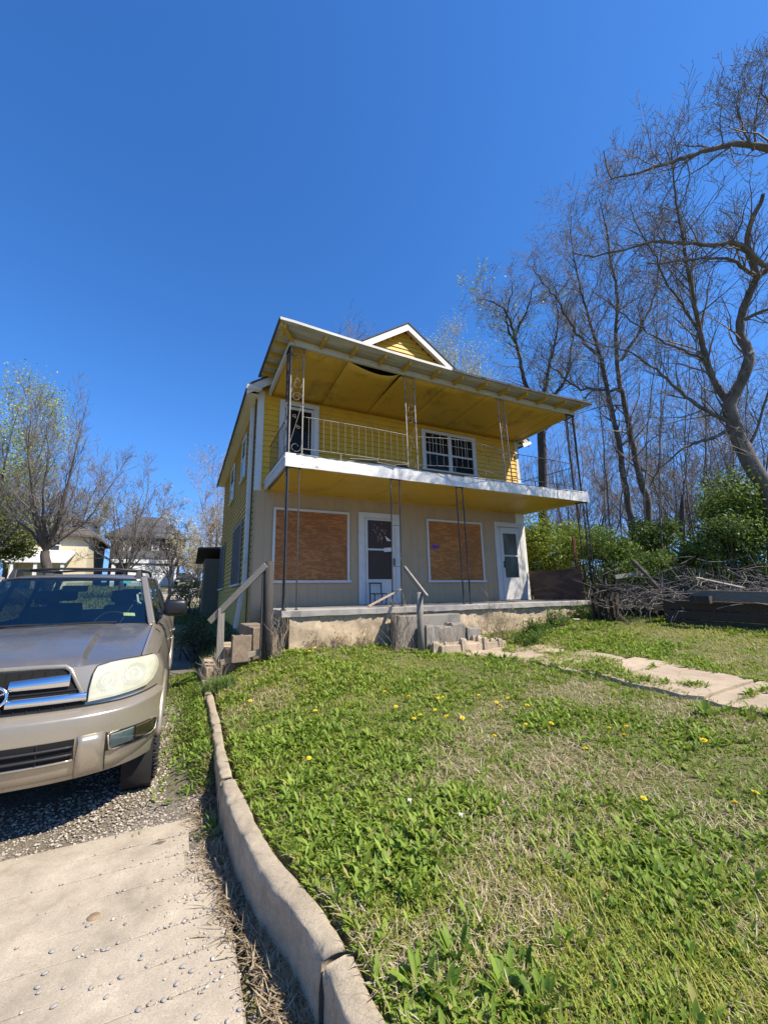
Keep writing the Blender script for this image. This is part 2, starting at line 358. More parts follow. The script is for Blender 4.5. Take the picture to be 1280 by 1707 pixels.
nt.links.new(c, b.inputs['Base Color']); b.inputs['Roughness'].default_value = .95; bump(nt, b, noise(nt, v, 40, 6), .8, .03); M['soil'] = m
m, nt, b = _new('gravel_bed'); v = coords(nt)
vo = N(nt, 'ShaderNodeTexVoronoi'); vo.inputs['Scale'].default_value = 55; nt.links.new(v, vo.inputs['Vector'])
c = mix(nt, ramp(nt, noise(nt, v, 2.2, 7), [(.4, (0,0,0)), (.62, (1,1,1))]), ramp(nt, vo.outputs['Distance'], [(.1, (.36,.32,.27)), (.6, (.10,.08,.06))]), (.12,.10,.065))
nt.links.new(c, b.inputs['Base Color']); b.inputs['Roughness'].default_value = .95; bump(nt, b, vo.outputs['Distance'], -.8, .02); M['gravel'] = m

gx = np.unique(np.round(np.concatenate([np.linspace(-300,-20,12), np.linspace(-20,-1,24), np.linspace(-1,.3,14), np.linspace(.3,1.1,41), np.linspace(1.1,10,70), np.linspace(10,30,30), np.linspace(30,300,14)]), 3))
gy = np.unique(np.round(np.concatenate([np.linspace(-60,-3,12), np.linspace(-3,.5,12), np.linspace(.5,12,116), np.linspace(12,40,36), np.linspace(40,120,20), np.linspace(120,500,12)]), 3))
XX, YY = np.meshgrid(gx, gy); ZZ = ground_z(XX, YY)
V = np.stack([XX, YY, ZZ], -1).reshape(-1, 3); nx, ny = len(gx), len(gy)
idx = np.arange(nx*ny).reshape(ny, nx); Fq = np.stack([idx[:-1,:-1], idx[:-1,1:], idx[1:,1:], idx[1:,:-1]], -1).reshape(-1, 4)
struct(link('ground', bulk('ground', V, Fq, M['soil'], smooth=True)))

# gravel drive under and behind the parked vehicle
mb = MB(); rows = []
for y in np.concatenate([np.linspace(3.3,9,30), np.linspace(9.4,22,20)]):
    xr = float(kerb_x(y))-.02 if y < 9 else .35-(y-9)*.02
    rows.append([(x, y, float(verge_z(x, y))-.012+.012*math.sin(x*3+y*2.3)*math.sin(y*4.1-x)) for x in np.linspace(-2.7, xr, 18)])
g = struct(link('gravel_driveway', mb.grid(rows).mesh('gravel_driveway', M['gravel'], True)))

# concrete apron poured in narrow strips
apron = struct(link('concrete_apron', MB().box(-4.2,.34,-1.5,3.74,-.14,-.0065).mesh('concrete_apron', M['conc'])))
ys = [3.75,3.53,3.29,3.06,2.84,2.65,2.43,2.23,2.02,1.8,1.58,1.36,1.13,.9,.66,.4,.1,-.3,-.8,-1.4]
m = concrete('broom_finished_concrete', (.47,.405,.31), 1.8, .92, (.25,.195,.13), 0); M['slab'] = m
for i in range(len(ys)-1):
    y1, y0 = ys[i]-.0016, ys[i+1]+.0016; mb = MB(); n = 22; top = []; tz = -.002
    xr = min(float(kerb_x((ys[i]+ys[i+1])/2))-.03, .33)-(.12+random.uniform(0,.1) if ys[i] > 3.2 else 0)
    xl = -4.2 if ys[i] < 2.9 else -1.02-.04*i+random.uniform(-.05,.05) if ys[i] > 3.2 else -2.2
    xsn = np.linspace(xl, xr, n); lo = [random.uniform(-.004,.004) for _ in xsn]; hi = [random.uniform(-.004,.004) for _ in xsn]
    rows = []
    for yy, zz, wv in ((y0, -.05, lo), (y0, tz-.001, lo), (y0+.004, tz, lo), ((y0+y1)/2, tz, [0]*n), (y1-.004, tz, hi), (y1, tz-.001, hi), (y1, -.05, hi)):
        rows.append([(x, yy+wv[k], zz) for k, x in enumerate(xsn)])
    mb.grid(rows)
    part('concrete_strip', mb, M['slab'], apron)

# kerb between drive and lawn: poured lengths with open joints
kerb = thing('concrete_kerb', (.5,1,.1), 'low curving concrete kerb holding the lawn edge along the driveway', 'kerb')
M['kerb'] = concrete('pitted_kerb_concrete', (.44,.37,.265), 3.0, .92, (.19,.145,.095), .35)
cuts = [-1.5,.4,1.79,3.62,4.75,6.4,8.4]
for a, bb in zip(cuts[:-1], cuts[1:]):
    mb = MB(); rows = []; off = random.uniform(-.008,.008); n = max(8, int((bb-a)/.028))
    ph = [random.uniform(0,6) for _ in range(8)]
    for y in np.linspace(a+.010, bb-.010, n):
        x = float(kerb_x(y))+off; zt = float(lawn_z(.52, y))+.012; wd = .108 if y < 3.6 else .085; row = [(x, y, -.2)]
        chip = .035*max(0, math.sin(y*9+ph[0])*math.sin(y*23+ph[1])-.45)
        e = min(1, min(y-a, bb-y)/.03); rd = .022+.012*(1-e)
        for q, (px_, pz_) in enumerate(((0,-.16),(0,-.10),(0,-.05),(.001,-.022),(.005,-.008),(.014,-.001),(.4,.002),(.75,.003),(.95,.001),(1.0,-.008),(1.05,-.035))):
            xx = x+(px_ if px_ < .03 else px_*wd); zz = zt+pz_-(1-e)*.012
            if q in (3,4,5): xx += chip*.8; zz -= chip*.7
            xx += .003*math.sin(y*31+q*1.9+ph[2])+.004*math.sin(y*7.3+q*.7+ph[3])+random.uniform(-.0015,.0015); zz += .0025*math.sin(y*27+q*2.3+ph[4])+random.uniform(-.0012,.0012)+.004*math.sin(y*5+ph[5])
            row.append((xx, y, zz))
        row.append((x+wd*1.1, y, -.2)); rows.append(row)
    mb.grid(rows); o = len(mb.v); k = len(rows[0]); mb.f.append(tuple(range(k))); mb.f.append(tuple(reversed(range(o-k, o))))
    part('kerb_length', mb, M['kerb'], kerb, True)

# front walk from the porch steps towards the street
walk = struct(link('front_walk', MB().box(5.0,6.2,-2,1.2,-.2,.2).mesh('front_walk', M['conc'])))
M['walk'] = concrete('old_walk_concrete', (.48,.385,.275), 1.2, .92, (.27,.2,.13), .8)
wy = [6.35,5.62,4.95,4.1,2.65,1.2,-.3]
for i in range(len(wy)-1):
    y1, y0 = wy[i]-.02, wy[i+1]+.02; mb = MB(); rows = []
    ca, cbn = random.uniform(0,.09), random.uniform(0,.09); lift = random.uniform(-.004,.012); x0w = [4.25,4.6,4.85,4.97,4.97,4.97][i]; x1w = [5.5,5.75,6.0,6.2,6.23,6.23][i]
    for k, y in enumerate(np.linspace(y0, y1, 10)):
        e = .03*math.sin(k*1.7+i); xs_ = np.linspace(x0w+e+(ca if k in (0,9) else 0), x1w+e*.6-(cbn if k in (0,9) else 0), 9)
        zz = [float(ground_z(x, y)) for x in xs_]
        top = [(x, y, z+.028+lift+random.uniform(-.003,.003)) for x, z in zip(xs_, zz)]
        rows.append([(xs_[0]-.01, y, zz[0]-.1)]+top+[(xs_[-1]+.01, y, zz[-1]-.1)])
    mb.grid(rows); o = len(mb.v); k = len(rows[0]); mb.f.append(tuple(range(k))); mb.f.append(tuple(reversed(range(o-k, o))))
    part('walk_slab', mb, M['walk'], walk, 'angle')

# ================================================================= the house
H = thing('yellow_house', (5.2,9,.8), 'derelict two-storey yellow clapboard house with boarded windows and sagging double porch', 'house')
XL, XR, YF, YB = 1.29, 9.13, 9.0, 17.5
AX, AZ, EZ, EX = 5.21, 9.2, 6.33, .97
SL = (AZ-EZ)/(AX-EX)
core = MB().prism([(XL+.03,.6),(XR-.03,.6),(XR-.03,6.45),(AX,AZ-.16),(XL+.03,6.45)], 'y', YF+.03, YB-.03)
wall = part('wall', core, M['yellow'], H)
EXPO = .128
def clap(x0, x1, z, nrm):
    """a lapped board: thin at the top, thick and proud at the butt"""
    mb = MB(); h = EXPO+.018
    return mb.prism([(0,0),(.022,0),(.005,h),(0,h)], 'x', x0, x1)
def front_board(x0, x1, z):
    mb = MB(); h = EXPO+.02; j = random.uniform(-.003,.003)
    mb.hexa([(x0,YF-.032+j,z),(x1,YF-.032-j,z),(x1,YF+.03,z),(x0,YF+.03,z),(x0,YF-.004,z+h),(x1,YF-.004,z+h),(x1,YF+.03,z+h),(x0,YF+.03,z+h)])
    part('clapboard', mb, M['yellow'], wall)
z = 3.98
while z < 6.3: front_board(XL+.1, XR-.1, z+random.uniform(-.003,.003)); z += EXPO
z = 6.55
while z < AZ-.3:
    hw = (AZ-.1-z-EXPO)/SL
    if hw > .1: front_board(max(XL+.1, AX-hw), min(XR-.1, AX+hw), z)
    z += EXPO
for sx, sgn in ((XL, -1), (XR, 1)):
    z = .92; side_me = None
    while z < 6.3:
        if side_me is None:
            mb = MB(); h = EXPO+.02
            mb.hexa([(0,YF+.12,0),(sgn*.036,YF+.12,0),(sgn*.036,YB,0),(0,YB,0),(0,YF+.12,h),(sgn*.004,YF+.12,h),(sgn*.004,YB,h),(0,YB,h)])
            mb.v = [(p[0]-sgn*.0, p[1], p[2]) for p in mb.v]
            side_me = mb.mesh('side_clapboard', M['yellow_side'])
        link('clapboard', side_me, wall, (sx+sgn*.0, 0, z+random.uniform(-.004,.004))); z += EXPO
# back wall boards are out of sight; corner boards
part('corner_board', MB().box(XL-.03,XL+.10,YF-.034,YF+.12,3.93,6.34), M['white'], H)
part('corner_board', MB().box(XR-.10,XR+.03,YF-.034,YF+.12,3.93,6.34), M['white'], H)
part('frieze_board', MB().box(XL+.1,XR-.1,YF-.032,YF-.005,3.90,4.02), M['yellow'], H)

# lower wall: upright grooved panels, tan, whitewashed at the far end
lower = part('lower_wall', MB().box(XL+.004,XR-.004,YF-.02,YF+.02,1.0,3.95), M['tan'], H)
x = XL
while x < XR-.02:
    wd = min(.203, XR-x); white_end = x > 8.8
    mb = MB().box(x+.0012, x+wd-.0012, YF-.034-random.uniform(0,.0006), YF-.012, 1.12 if x < 1.6 else 1.41, 3.945)
    part('panel_board', mb, M['cream'] if white_end else M['tan'], lower); x += wd
part('skirt_return', MB().box(XL-.012,XL-.002,YF-.03,YF+.11,1.0,3.93), M['tan'], H)

# ---- boarded windows
def trim_frame(x0, x1, z0, z1, y, wd, dp, mat, parent, sill=True):
    for a in ((x0,x1,z1-wd,z1), (x0,x0+wd,z0+(wd if sill else 0),z1-wd-.001), (x1-wd,x1,z0+(wd if sill else 0),z1-wd-.001)):
        part('frame', MB().box(a[0],a[1],y-dp,y,a[2],a[3]), mat, parent, bevel=.004)
    if sill: part('sill', MB().box(x0-.03,x1+.03,y-dp-.025,y,z0,z0+wd-.001), mat, parent, bevel=.004)
def boarded(x0, x1, z0, z1, mats, splits):
    wnd = part('window', MB().box(x0+.02,x1-.02,YF-.046,YF-.036,z0+.02,z1-.02), M['dark'], H)
    trim_frame(x0, x1, z0, z1, YF-.037, .055, .04, M['white'], wnd)
    zz = z1-.057
    for i, s in enumerate(splits):
        zb = z0+.057 if i == len(splits)-1 else zz-s
        part('plywood_sheet', MB().box(x0+.058,x1-.058,YF-.062-i*.003,YF-.047,zb+.003,zz), mats[i], wnd)
        zz = zb
    return wnd
screw_me = MB().lathe([(0,-.003),(.009,-.002),(.010,0)], 8, 'y').mesh('screw', M['iron'])
def screws(wn, x0, x1, z0, z1):
    for k in range(6):
        for zz in (z0+.10, z1-.10): link('screw', screw_me, wn, (x0+.12+(x1-x0-.24)*k/5+random.uniform(-.03,.03), YF-.0685, zz+random.uniform(-.02,.02)))
        if k < 3:
            for xx in (x0+.10, x1-.10): link('screw', screw_me, wn, (xx, YF-.0685, z0+.35+k*.4+random.uniform(-.05,.05)))
w1 = boarded(1.68,3.47,1.92,3.585, (M['ply'],M['ply']), (.40,9))
w2 = boarded(5.64,7.47,1.915,3.575, (M['ply2'],M['ply2']), (.36,9))
screws(w1,1.68,3.47,1.92,3.585); screws(w2,5.64,7.47,1.915,3.575)
mb = MB()
for k in range(7):     # purple spray mark on the second sheet
    cx, cz, r = 5.86+random.uniform(-.07,.09), 2.83+random.uniform(-.04,.04), random.uniform(.02,.045)
    mb.add([(cx+r*1.5*math.cos(t)*random.uniform(.7,1.2), YF-.068-.0006*k, cz+r*math.sin(t)*random.uniform(.7,1.2)) for t in np.linspace(0, 2*math.pi, 11)[:-1]], [tuple(reversed(range(10)))])
part('spray_mark', mb, M['purple'], w2, label='purple spray paint mark on plywood')

# ---- storm doors
def storm_door(x0, x1, z1, gx0, gx1, panes, zbot, board, handle_side):
    d = part('door', MB().box(x0+.03,x1-.03,YF-.05,YF-.04,1.41,z1-.03), M['white'], H)
    cw = .13
    for a in ((x0,x0+cw,1.41,z1-cw-.001),(x1-cw,x1,1.41,z1-cw-.001),(x0,x1,z1-cw,z1)):
        part('casing', MB().box(a[0],a[1],YF-.075,YF-.037,a[2],a[3]), M['white'], d, bevel=.005)
    lx0, lx1, lz1 = x0+cw+.05, x1-cw-.05, z1-cw-.03
    for a in ((x0+cw+.002,lx0-.004,1.41,lz1),(lx1+.004,x1-cw-.002,1.41,lz1)):
        part('stop', MB().box(a[0],a[1],YF-.065,YF-.05,a[2],a[3]), M['white'], d)
    # leaf: stiles, rails, kick panel
    part('stile', MB().box(lx0,gx0,YF-.085,YF-.051,1.43,lz1), M['white'], d, bevel=.004)
    part('stile', MB().box(gx1,lx1,YF-.085,YF-.051,1.43,lz1), M['white'], d, bevel=.004)
    part('rail', MB().box(gx0+.001,gx1-.001,YF-.083,YF-.051,panes[0][1],lz1-.001), M['white'], d)
    part('rail', MB().box(gx0+.001,gx1-.001,YF-.083,YF-.051,panes[1][1],panes[0][0]), M['white'], d)
    part('kick_panel', MB().box(gx0+.001,gx1-.001,YF-.079,YF-.051,1.431,panes[1][0]), M['white'], d)
    for p0, p1 in panes:
        part('pane', MB().add([(gx0,YF-.068,p0),(gx1,YF-.068,p0),(gx1,YF-.068,p1),(gx0,YF-.068,p1)], [(0,1,2,3)]), M['pane_dark'], d)
        part('board_behind', MB().box(gx0+.001,gx1-.001,YF-.060,YF-.052,p0+.001,p1-.001), board, d)
    hx = gx0-.035 if handle_side < 0 else gx1+.035
    part('handle', MB().box(hx-.012,hx+.012,YF-.125,YF-.1,2.32,2.50).box(hx-.01,hx+.01,YF-.1,YF-.086,2.34,2.36).box(hx-.01,hx+.01,YF-.1,YF-.086,2.46,2.48), M['black'], d)
    return d
d1 = storm_door(3.705,4.83,3.625,3.94,4.60,((2.735,3.435),(1.995,2.69)),1.41, M['brown_board'], 1)
M['door2_board'] = plain('pale_curtain_behind_glass', (.26,.26,.22), .8, 0, .45, 3, .2, (1,1,.4))
d2 = storm_door(7.925,8.99,3.64,8.20,8.71,((2.685,3.31),(2.04,2.64)),1.41, M['door2_board'], -1)
part('transom_board', MB().box(8.06,8.85,YF-.068,YF-.052,3.475,3.508), M['tan'], d2)
mb = MB()        # torn paper left on the upper pane, and a notice on the middle rail
for k in range(26):
    cx, cz = random.gauss(4.26,.10), random.gauss(3.08,.16); r = random.uniform(.01,.05)
    if 2.76 < cz-r and cz+r < 3.41 and 3.97 < cx-r*.8 and cx+r*.8 < 4.57:
        mb.add([(cx+r*.7*math.cos(t)*random.uniform(.4,1.2), YF-.0712-.0003*k, cz+r*math.sin(t)*random.uniform(.5,1.3)) for t in np.linspace(0, 2*math.pi, 8)[:-1]], [tuple(reversed(range(7)))])
M['residue'] = plain('torn_paper_residue', (.24,.17,.13), .9, 0, .4, 12, 0)
stuff(part('torn_paper', mb, M['residue'], d1))
part('torn_paper', MB().add([(4.40,YF-.09,3.06),(4.56,YF-.12,2.93),(4.46,YF-.085,2.93)], [(0,2,1)]), M['paper'], d1, solid=.002)
part('notice', MB().hexa([(4.37,YF-.09,2.655),(4.575,YF-.09,2.675),(4.575,YF-.0875,2.675),(4.37,YF-.0875,2.655),(4.365,YF-.092,2.755),(4.57,YF-.092,2.772),(4.57,YF-.0885,2.772),(4.365,YF-.0885,2.755)]), M['paper'], d1, label='white paper notice taped to the storm door')

# ---- upper storey door and window
M['night'] = plain('dark_room', (.02,.016,.012), .9, 0, .4, 3, 0)
du = part('door', MB().box(1.79,2.66,YF-.045,YF-.026,4.25,6.16), M['night'], H)
for a in ((1.74,1.88,4.22,6.08),(2.55,2.69,4.22,6.08),(1.74,2.69,6.081,6.19)): part('casing', MB().box(a[0],a[1],YF-.085,YF-.027,a[2],a[3]), M['white'], du, bevel=.005)
for a in ((1.885,1.93,4.25,6.05),(2.50,2.545,4.25,6.05),(1.931,2.499,5.98,6.05),(1.931,2.499,4.25,4.42)): part('stile', MB().box(a[0],a[1],YF-.07,YF-.046,a[2],a[3]), M['white'], du)
part('pane', MB().add([(1.93,YF-.058,4.42),(2.5,YF-.058,4.42),(2.5,YF-.058,5.98),(1.93,YF-.058,5.98)], [(0,1,2,3)]), M['pane_dark'], du)
wu = part('window', MB().box(5.66,7.4,YF-.045,YF-.026,4.99,6.05), M['night'], H)
for a in ((5.60,5.72,4.97,6.02),(6.46,6.58,4.97,6.02),(7.32,7.44,4.97,6.02),(5.60,7.44,6.021,6.11)): part('casing', MB().box(a[0],a[1],YF-.085,YF-.027,a[2],a[3]), M['white'], wu, bevel=.005)
part('sill', MB().box(5.56,7.48,YF-.11,YF-.027,4.92,4.969), M['white'], wu, bevel=.005)
for u0 in (5.72,6.58):
    u1 = u0+.74
    part('sash', MB().box(u0+.001,u1-.001,YF-.062,YF-.046,5.42,5.47), M['white'], wu)
    for k in (1,2): part('muntin', MB().box(u0+k*.247-.006,u0+k*.247+.006,YF-.06,YF-.047,5.471,6.02), M['white'], wu)
    part('muntin', MB().box(u0+.001,u1-.001,YF-.0605,YF-.0468,5.740,5.752), M['white'], wu)
    part('pane', MB().add([(u0,YF-.054,4.97),(u1,YF-.054,4.97),(u1,YF-.054,6.02),(u0,YF-.054,6.02)], [(0,1,2,3)]), M['pane_dark'], wu)

# ---- left side windows
def side_window(y0, y1, z0, z1, boarded_):
    X = XL-.036
    wn = part('window', MB().box(X-.012,X+.03,y0+.03,y1-.03,z0+.03,z1-.03), M['wood_brown'] if boarded_ else M['night'], H)
    for a in ((y0,y0+.09,z0+.05,z1-.09),(y1-.09,y1,z0+.05,z1-.09),(y0,y1,z1-.089,z1)): part('frame', MB().box(X-.035,X,a[0],a[1],a[2],a[3]), M['white'] if not boarded_ else M['wood_grey'], wn)
    part('sill', MB().box(X-.06,X,y0-.03,y1+.03,z0,z0+.049), M['white'], wn)
    if boarded_:
        yy = y0+.095
        while yy < y1-.12:
            part('shutter_board', MB().box(X-.028,X-.0125,yy,yy+.17,z0+.055,z1-.095), M['shutter'], wn); yy += .178
    else:
        zm = (z0+z1)/2
        part('sash', MB().box(X-.026,X-.0125,y0+.091,y1-.091,zm-.025,zm+.025), M['white'], wn)
        part('pane', MB().box(X-.02,X-.018,y0+.091,y1-.091,z0+.05,zm-.026).box(X-.02,X-.018,y0+.091,y1-.091,zm+.026,z1-.09), M['pane_dark'], wn)
M['shutter'] = plain('grey_brown_boarding', (.085,.075,.065), .85, 0, .35, 6, .3, (1,1,.3))
side_window(10.75,12.7,1.93,3.6,True); side_window(15.4,17.2,1.93,3.6,True)
side_window(10.7,11.5,4.71,5.95,False); side_window(13.4,14.5,4.71,5.95,False)

# ---- first-floor porch ceiling / balcony deck
DF, DZ0, DZ1 = 7.05, 3.95, 4.205
def deck_r(y): return 9.56-(y-DF)/(YF-DF)*.40
deck = part('balcony_deck', MB().prism([(1.56,DF+.03),(deck_r(DF)-.02,DF+.03),(deck_r(YF)-.02,YF-.035),(1.56,YF-.035)], 'z', 3.985, 4.17), M['deckgrey'], H)
xs_ = [1.575,2.76,3.98,5.2,6.42,7.64,8.86,9.6]
for i in range(len(xs_)-1):
    a, b_ = xs_[i]+.005, xs_[i+1]-.005; dz = random.uniform(-.006,.002)
    ym = [DF+.031, (DF+YF)/2, YF-.036]; rows = []
    mb = MB(); 
    for y in ym:
        bb = min(b_, deck_r(y)-.03); aa = min(a, bb-.01); s = -.012*math.sin(math.pi*(y-DF)/(YF-DF))
        rows.append([(aa,y,3.962+dz+s),((aa+bb)/2,y,3.958+dz+s*1.6),(bb,y,3.962+dz+s)])
    mb.grid(rows); part('ceiling_panel', mb, M['ceil2'], deck, solid=-.012)
for a, b_ in ((1.5,3.7),(3.7,6.35),(6.35,9.575)):
    mb = MB(); n = 16; rows = []
    for x in np.linspace(a+.003, b_-.003, n):
        s = .012*math.sin(x*2.2)+random.uniform(-.006,.006)
        rows.append([(x,DF+.03,DZ0-.01),(x,DF-.006,DZ0-.008+random.uniform(-.004,.004)),(x,DF-.008,DZ0+.12),(x,DF-.004,DZ1+s),(x,DF+.03,DZ1+s-.002)])
    mb.grid(rows); mb.f.append((0,1,2,3,4)); o = len(mb.v); mb.f.append((o-1,o-2,o-3,o-4,o-5))
    part('fascia_board', mb, M['fascia'], H)
part('fascia_board', MB().hexa([(1.495,DF,3.94),(1.525,DF,3.94),(1.485,YF-.037,3.94),(1.455,YF-.037,3.94),(1.495,DF,4.20),(1.525,DF,4.20),(1.485,YF-.037,4.19),(1.455,YF-.037,4.19)]), M['greywhite'], H)  # left fascia: greyer white than the front, its shadow put into the colour
part('fascia_strip', MB().hexa([(1.482,DF-.004,4.10),(1.4945,DF-.004,4.10),(1.4545,YF-.037,4.09),(1.442,YF-.037,4.09),(1.482,DF-.004,4.13),(1.4945,DF-.004,4.13),(1.4545,YF-.037,4.12),(1.442,YF-.037,4.12)]), M['white'], H)
part('fascia_board', MB().hexa([(deck_r(DF)-.015,DF,3.94),(deck_r(DF)+.015,DF,3.94),(deck_r(YF)+.015,YF-.04,3.94),(deck_r(YF)-.015,YF-.04,3.94),(deck_r(DF)-.015,DF,4.2),(deck_r(DF)+.015,DF,4.2),(deck_r(YF)+.015,YF-.04,4.2),(deck_r(YF)-.015,YF-.04,4.2)]), M['fascia'], H)
# torn, lifted roofing felt along the front of the balcony floor
mb = MB(); rows = []
for x in np.linspace(1.7,9.45,90):
    e = math.exp(-((x-3.65)/.65)**2); lift = .085*e+.012+.01*math.sin(x*5.1)*random.random()
    rows.append([(x,DF-.012-.03*e+random.uniform(-.008,.008),4.178+lift*.5),(x,DF+.05,4.19+lift),(x,DF+.5,4.195+lift*.3),(x,YF-.04,4.182)])
part('roofing_felt', mb.grid(rows), M['felt'], H, solid=.006, label='torn black roofing felt curling off the balcony floor')
for k, (xa, xb, zz, tilt) in enumerate(((2.75,3.35,4.245,.03),(3.2,3.75,4.255,-.05),(3.6,4.05,4.23,.04))):
    part('loose_floor_board', MB().bar((xa,DF+.02,zz),(xb,DF-.02,zz+tilt),.07,.014), M['wood_grey'], H)

# ---- upper ceiling
def sag(x): return -.11*max(0, 1-((x-5.4)/3.9)**2)
ceil = part('upper_ceiling', MB().hexa([(1.6,7.12,6.53),(9.3,7.12,6.53),(9.1,YF-.04,6.40),(1.55,YF-.04,6.40),(1.6,7.12,6.545),(9.3,7.12,6.545),(9.1,YF-.04,6.415),(1.55,YF-.04,6.415)]), M['dark'], H)
xs2 = [1.56,2.75,3.97,5.19,6.41,7.63,8.85,9.4]
for i in range(len(xs2)-1):
    a, b_ = xs2[i]+.005, xs2[i+1]-.005; rows = []; mb = MB()
    for y in np.linspace(7.125, YF-.038, 9):
        t = (y-7.125)/(YF-7.16); bb = min(b_, deck_r(y)-.16); row = []
        for u in np.linspace(0,1,9):
            x = a+(bb-a)*u; zc = 6.425+sag(x)*.45*(1-t)-(.19-.02)*t
            if i == 1: zc -= .17*(1-t)**2*(math.sin(math.pi*min(1,max(0,u)))**.8)*(1 if u < .95 else .6)*(.55+.45*u)
            if i == 2: zc -= .05*(1-t)**2*max(0,1-u*3)
            row.append((x, y, zc))
        rows.append(row)
    part('ceiling_panel', mb.grid(rows), M['ceil'], ceil, True, solid=-.01, label='drooping water-stained ceiling panel' if i == 1 else None)
# beams
for a, b_ in ((1.53,4.3),(4.3,9.45)):
    mb = MB(); rows = []
    for x in np.linspace(a+.002, b_-.002, 12):
        s = sag(x)*.45
        rows.append([(x,7.115,6.415+s),(x,7.05,6.415+s),(x,7.045,6.53+s),(x,7.115,6.53+s)])
    mb.grid(rows); mb.f.append((0,1,2,3)); o = len(mb.v); mb.f.append((o-1,o-2,o-3,o-4)); part('porch_beam', mb, M['greywhite'], H)
part('porch_beam', MB().bar((1.555,7.12,6.47),(1.50,YF-.04,6.285),.06,.11), M['greywhite'], H)
part('porch_beam', MB().bar((9.38,7.12,6.47),(9.13,YF-.04,6.285),.06,.11), M['greywhite'], H)
# porch roof sheet
RF = 6.62
def roof_z(x, y): return 6.585+sag(x)*(1-(y-RF)/(YF-RF))+.10*(y-RF)/(YF-RF)
def roof_r(y): return 9.62-(y-RF)/(YF-RF)*.30
mb = MB(); rows = []
for y in np.linspace(RF, YF-.03, 7): rows.append([(1.25+(roof_r(y)-1.25)*u, y, roof_z(1.25+(roof_r(y)-1.25)*u, y)) for u in np.linspace(0,1,24)])
proof = part('porch_roof', mb.grid(rows), M['deckgrey'], H, True, solid=.022)
rows = [[(p[0]*1.0, p[1]-.012, p[2]+.03) for p in r] for r in rows]
part('roof_covering', MB().grid(rows), M['shingle'], proof, True, solid=.02)
for a, b_, mt in ((1.24,5.0,'metal_white'),(5.0,9.6,'shingle')):
    mb = MB(); rr = []
    for x in np.linspace(a, b_, 16):
        zt = roof_z(x, RF)+.004; rr.append([(x,RF-.018,zt+.026),(x,RF-.02,zt-.028),(x,RF-.002,zt-.03),(x,RF-.004,zt+.026)])
    part('drip_edge', mb.grid(rr), M[mt], proof)
part('barge_edge', MB().hexa([(1.225,RF,roof_z(1.25,RF)-.03),(1.245,RF,roof_z(1.25,RF)-.03),(1.245,YF-.04,6.64),(1.225,YF-.04,6.64),(1.225,RF,roof_z(1.25,RF)+.03),(1.245,RF,roof_z(1.25,RF)+.03),(1.245,YF-.04,6.70),(1.225,YF-.04,6.70)]), M['shingle'], proof)
for x in (1.35,2.13,2.78,3.42,4.0,4.73,5.36,6.05,6.72,7.32,7.99,8.67,9.3):
    zt = roof_z(x, 6.7)-.024; zb = roof_z(x, 7.04)-.024
    part('rafter_tail', MB().hexa([(x-.022,6.70,zt-.085),(x+.022,6.70,zt-.085),(x+.022,7.043,zb-.1),(x-.022,7.043,zb-.1),(x-.022,6.68,zt),(x+.022,6.68,zt),(x+.022,7.043,zb),(x-.022,7.043,zb)]), M['rafter'], H)
rx = (1.58,2.13,2.78,3.42,4.0,4.73,5.36,6.05,6.72,7.32,7.99,8.67,9.3)
for i in range(len(rx)-1):
    xm = (rx[i]+rx[i+1])/2
    if i == 3: continue
    s = sag(xm); part('blocking', MB().box(rx[i]+.024,rx[i+1]-.024,7.052,7.075,6.535+s*.45,roof_z(xm,7.05)-.026), M['rafter'], H)
for y in (7.35,7.8,8.25,8.65):
    zt = roof_z(1.4,y)-.024; part('lookout', MB().box(1.26,1.58,y-.022,y+.022,zt-.09,zt), M['rafter'], H)
part('corner_rafter', MB().bar((1.27,6.66,6.52),(1.58,7.06,6.50),.045,.09), M['rafter'], H)

# ---- main gable roof
def slope(x0, x1, z0, z1, y0, y1, t):
    return MB().hexa([(x0,y0,z0-t),(x1,y0,z1-t),(x1,y1,z1-t),(x0,y1,z0-t),(x0,y0,z0),(x1,y0,z1),(x1,y1,z1),(x0,y1,z0)])
YR = 8.77
rf = part('roof', slope(EX,AX,EZ,AZ,YR-.02,17.8,.04), M['shingle'], H)
part('roof_slope', slope(2*AX-EX,AX,EZ,AZ,YR-.02,17.8,.04), M['shingle'], rf)
for sgn in (-1,1):
    xe = AX+sgn*(AX-EX); mb = slope(xe+sgn*.0,AX,EZ-.045,AZ-.045,YR,YR+.03,.20); part('rake_board', mb, M['fascia'], rf)
    part('rake_soffit', slope(xe,AX,EZ-.13,AZ-.13,YR+.031,YF-.03,.02), M['cream'], rf)
    part('eave_soffit', MB().box(min(xe+sgn*-.02,xe-sgn*.33),max(xe+sgn*-.02,xe-sgn*.33),YF-.03,17.7,EZ-.115,EZ-.10), M['ceil_eave'] if 'ceil_eave' in M else M['cream'], rf)
    part('eave_fascia', MB().box(xe-.012,xe+.012,YR+.02,17.78,EZ-.15,EZ-.045), M['wood_brown'], rf)
part('gutter_end', MB().add([(.95,8.74,6.20),(1.30,8.72,6.24),(1.27,8.74,6.33),(.97,8.73,6.31),(1.12,8.68,6.28),(1.2,8.80,6.18)], [(0,4,3),(0,1,4),(4,1,2),(3,4,2),(0,5,1)]), M['fascia'], rf, solid=.006, label='crumpled white metal gutter end')
part('gutter_end', MB().add([(9.16,8.72,6.02),(9.5,8.7,6.18),(9.46,8.73,6.27),(9.14,8.74,6.15)], [(0,1,2,3)]), M['fascia'], rf, solid=.008)
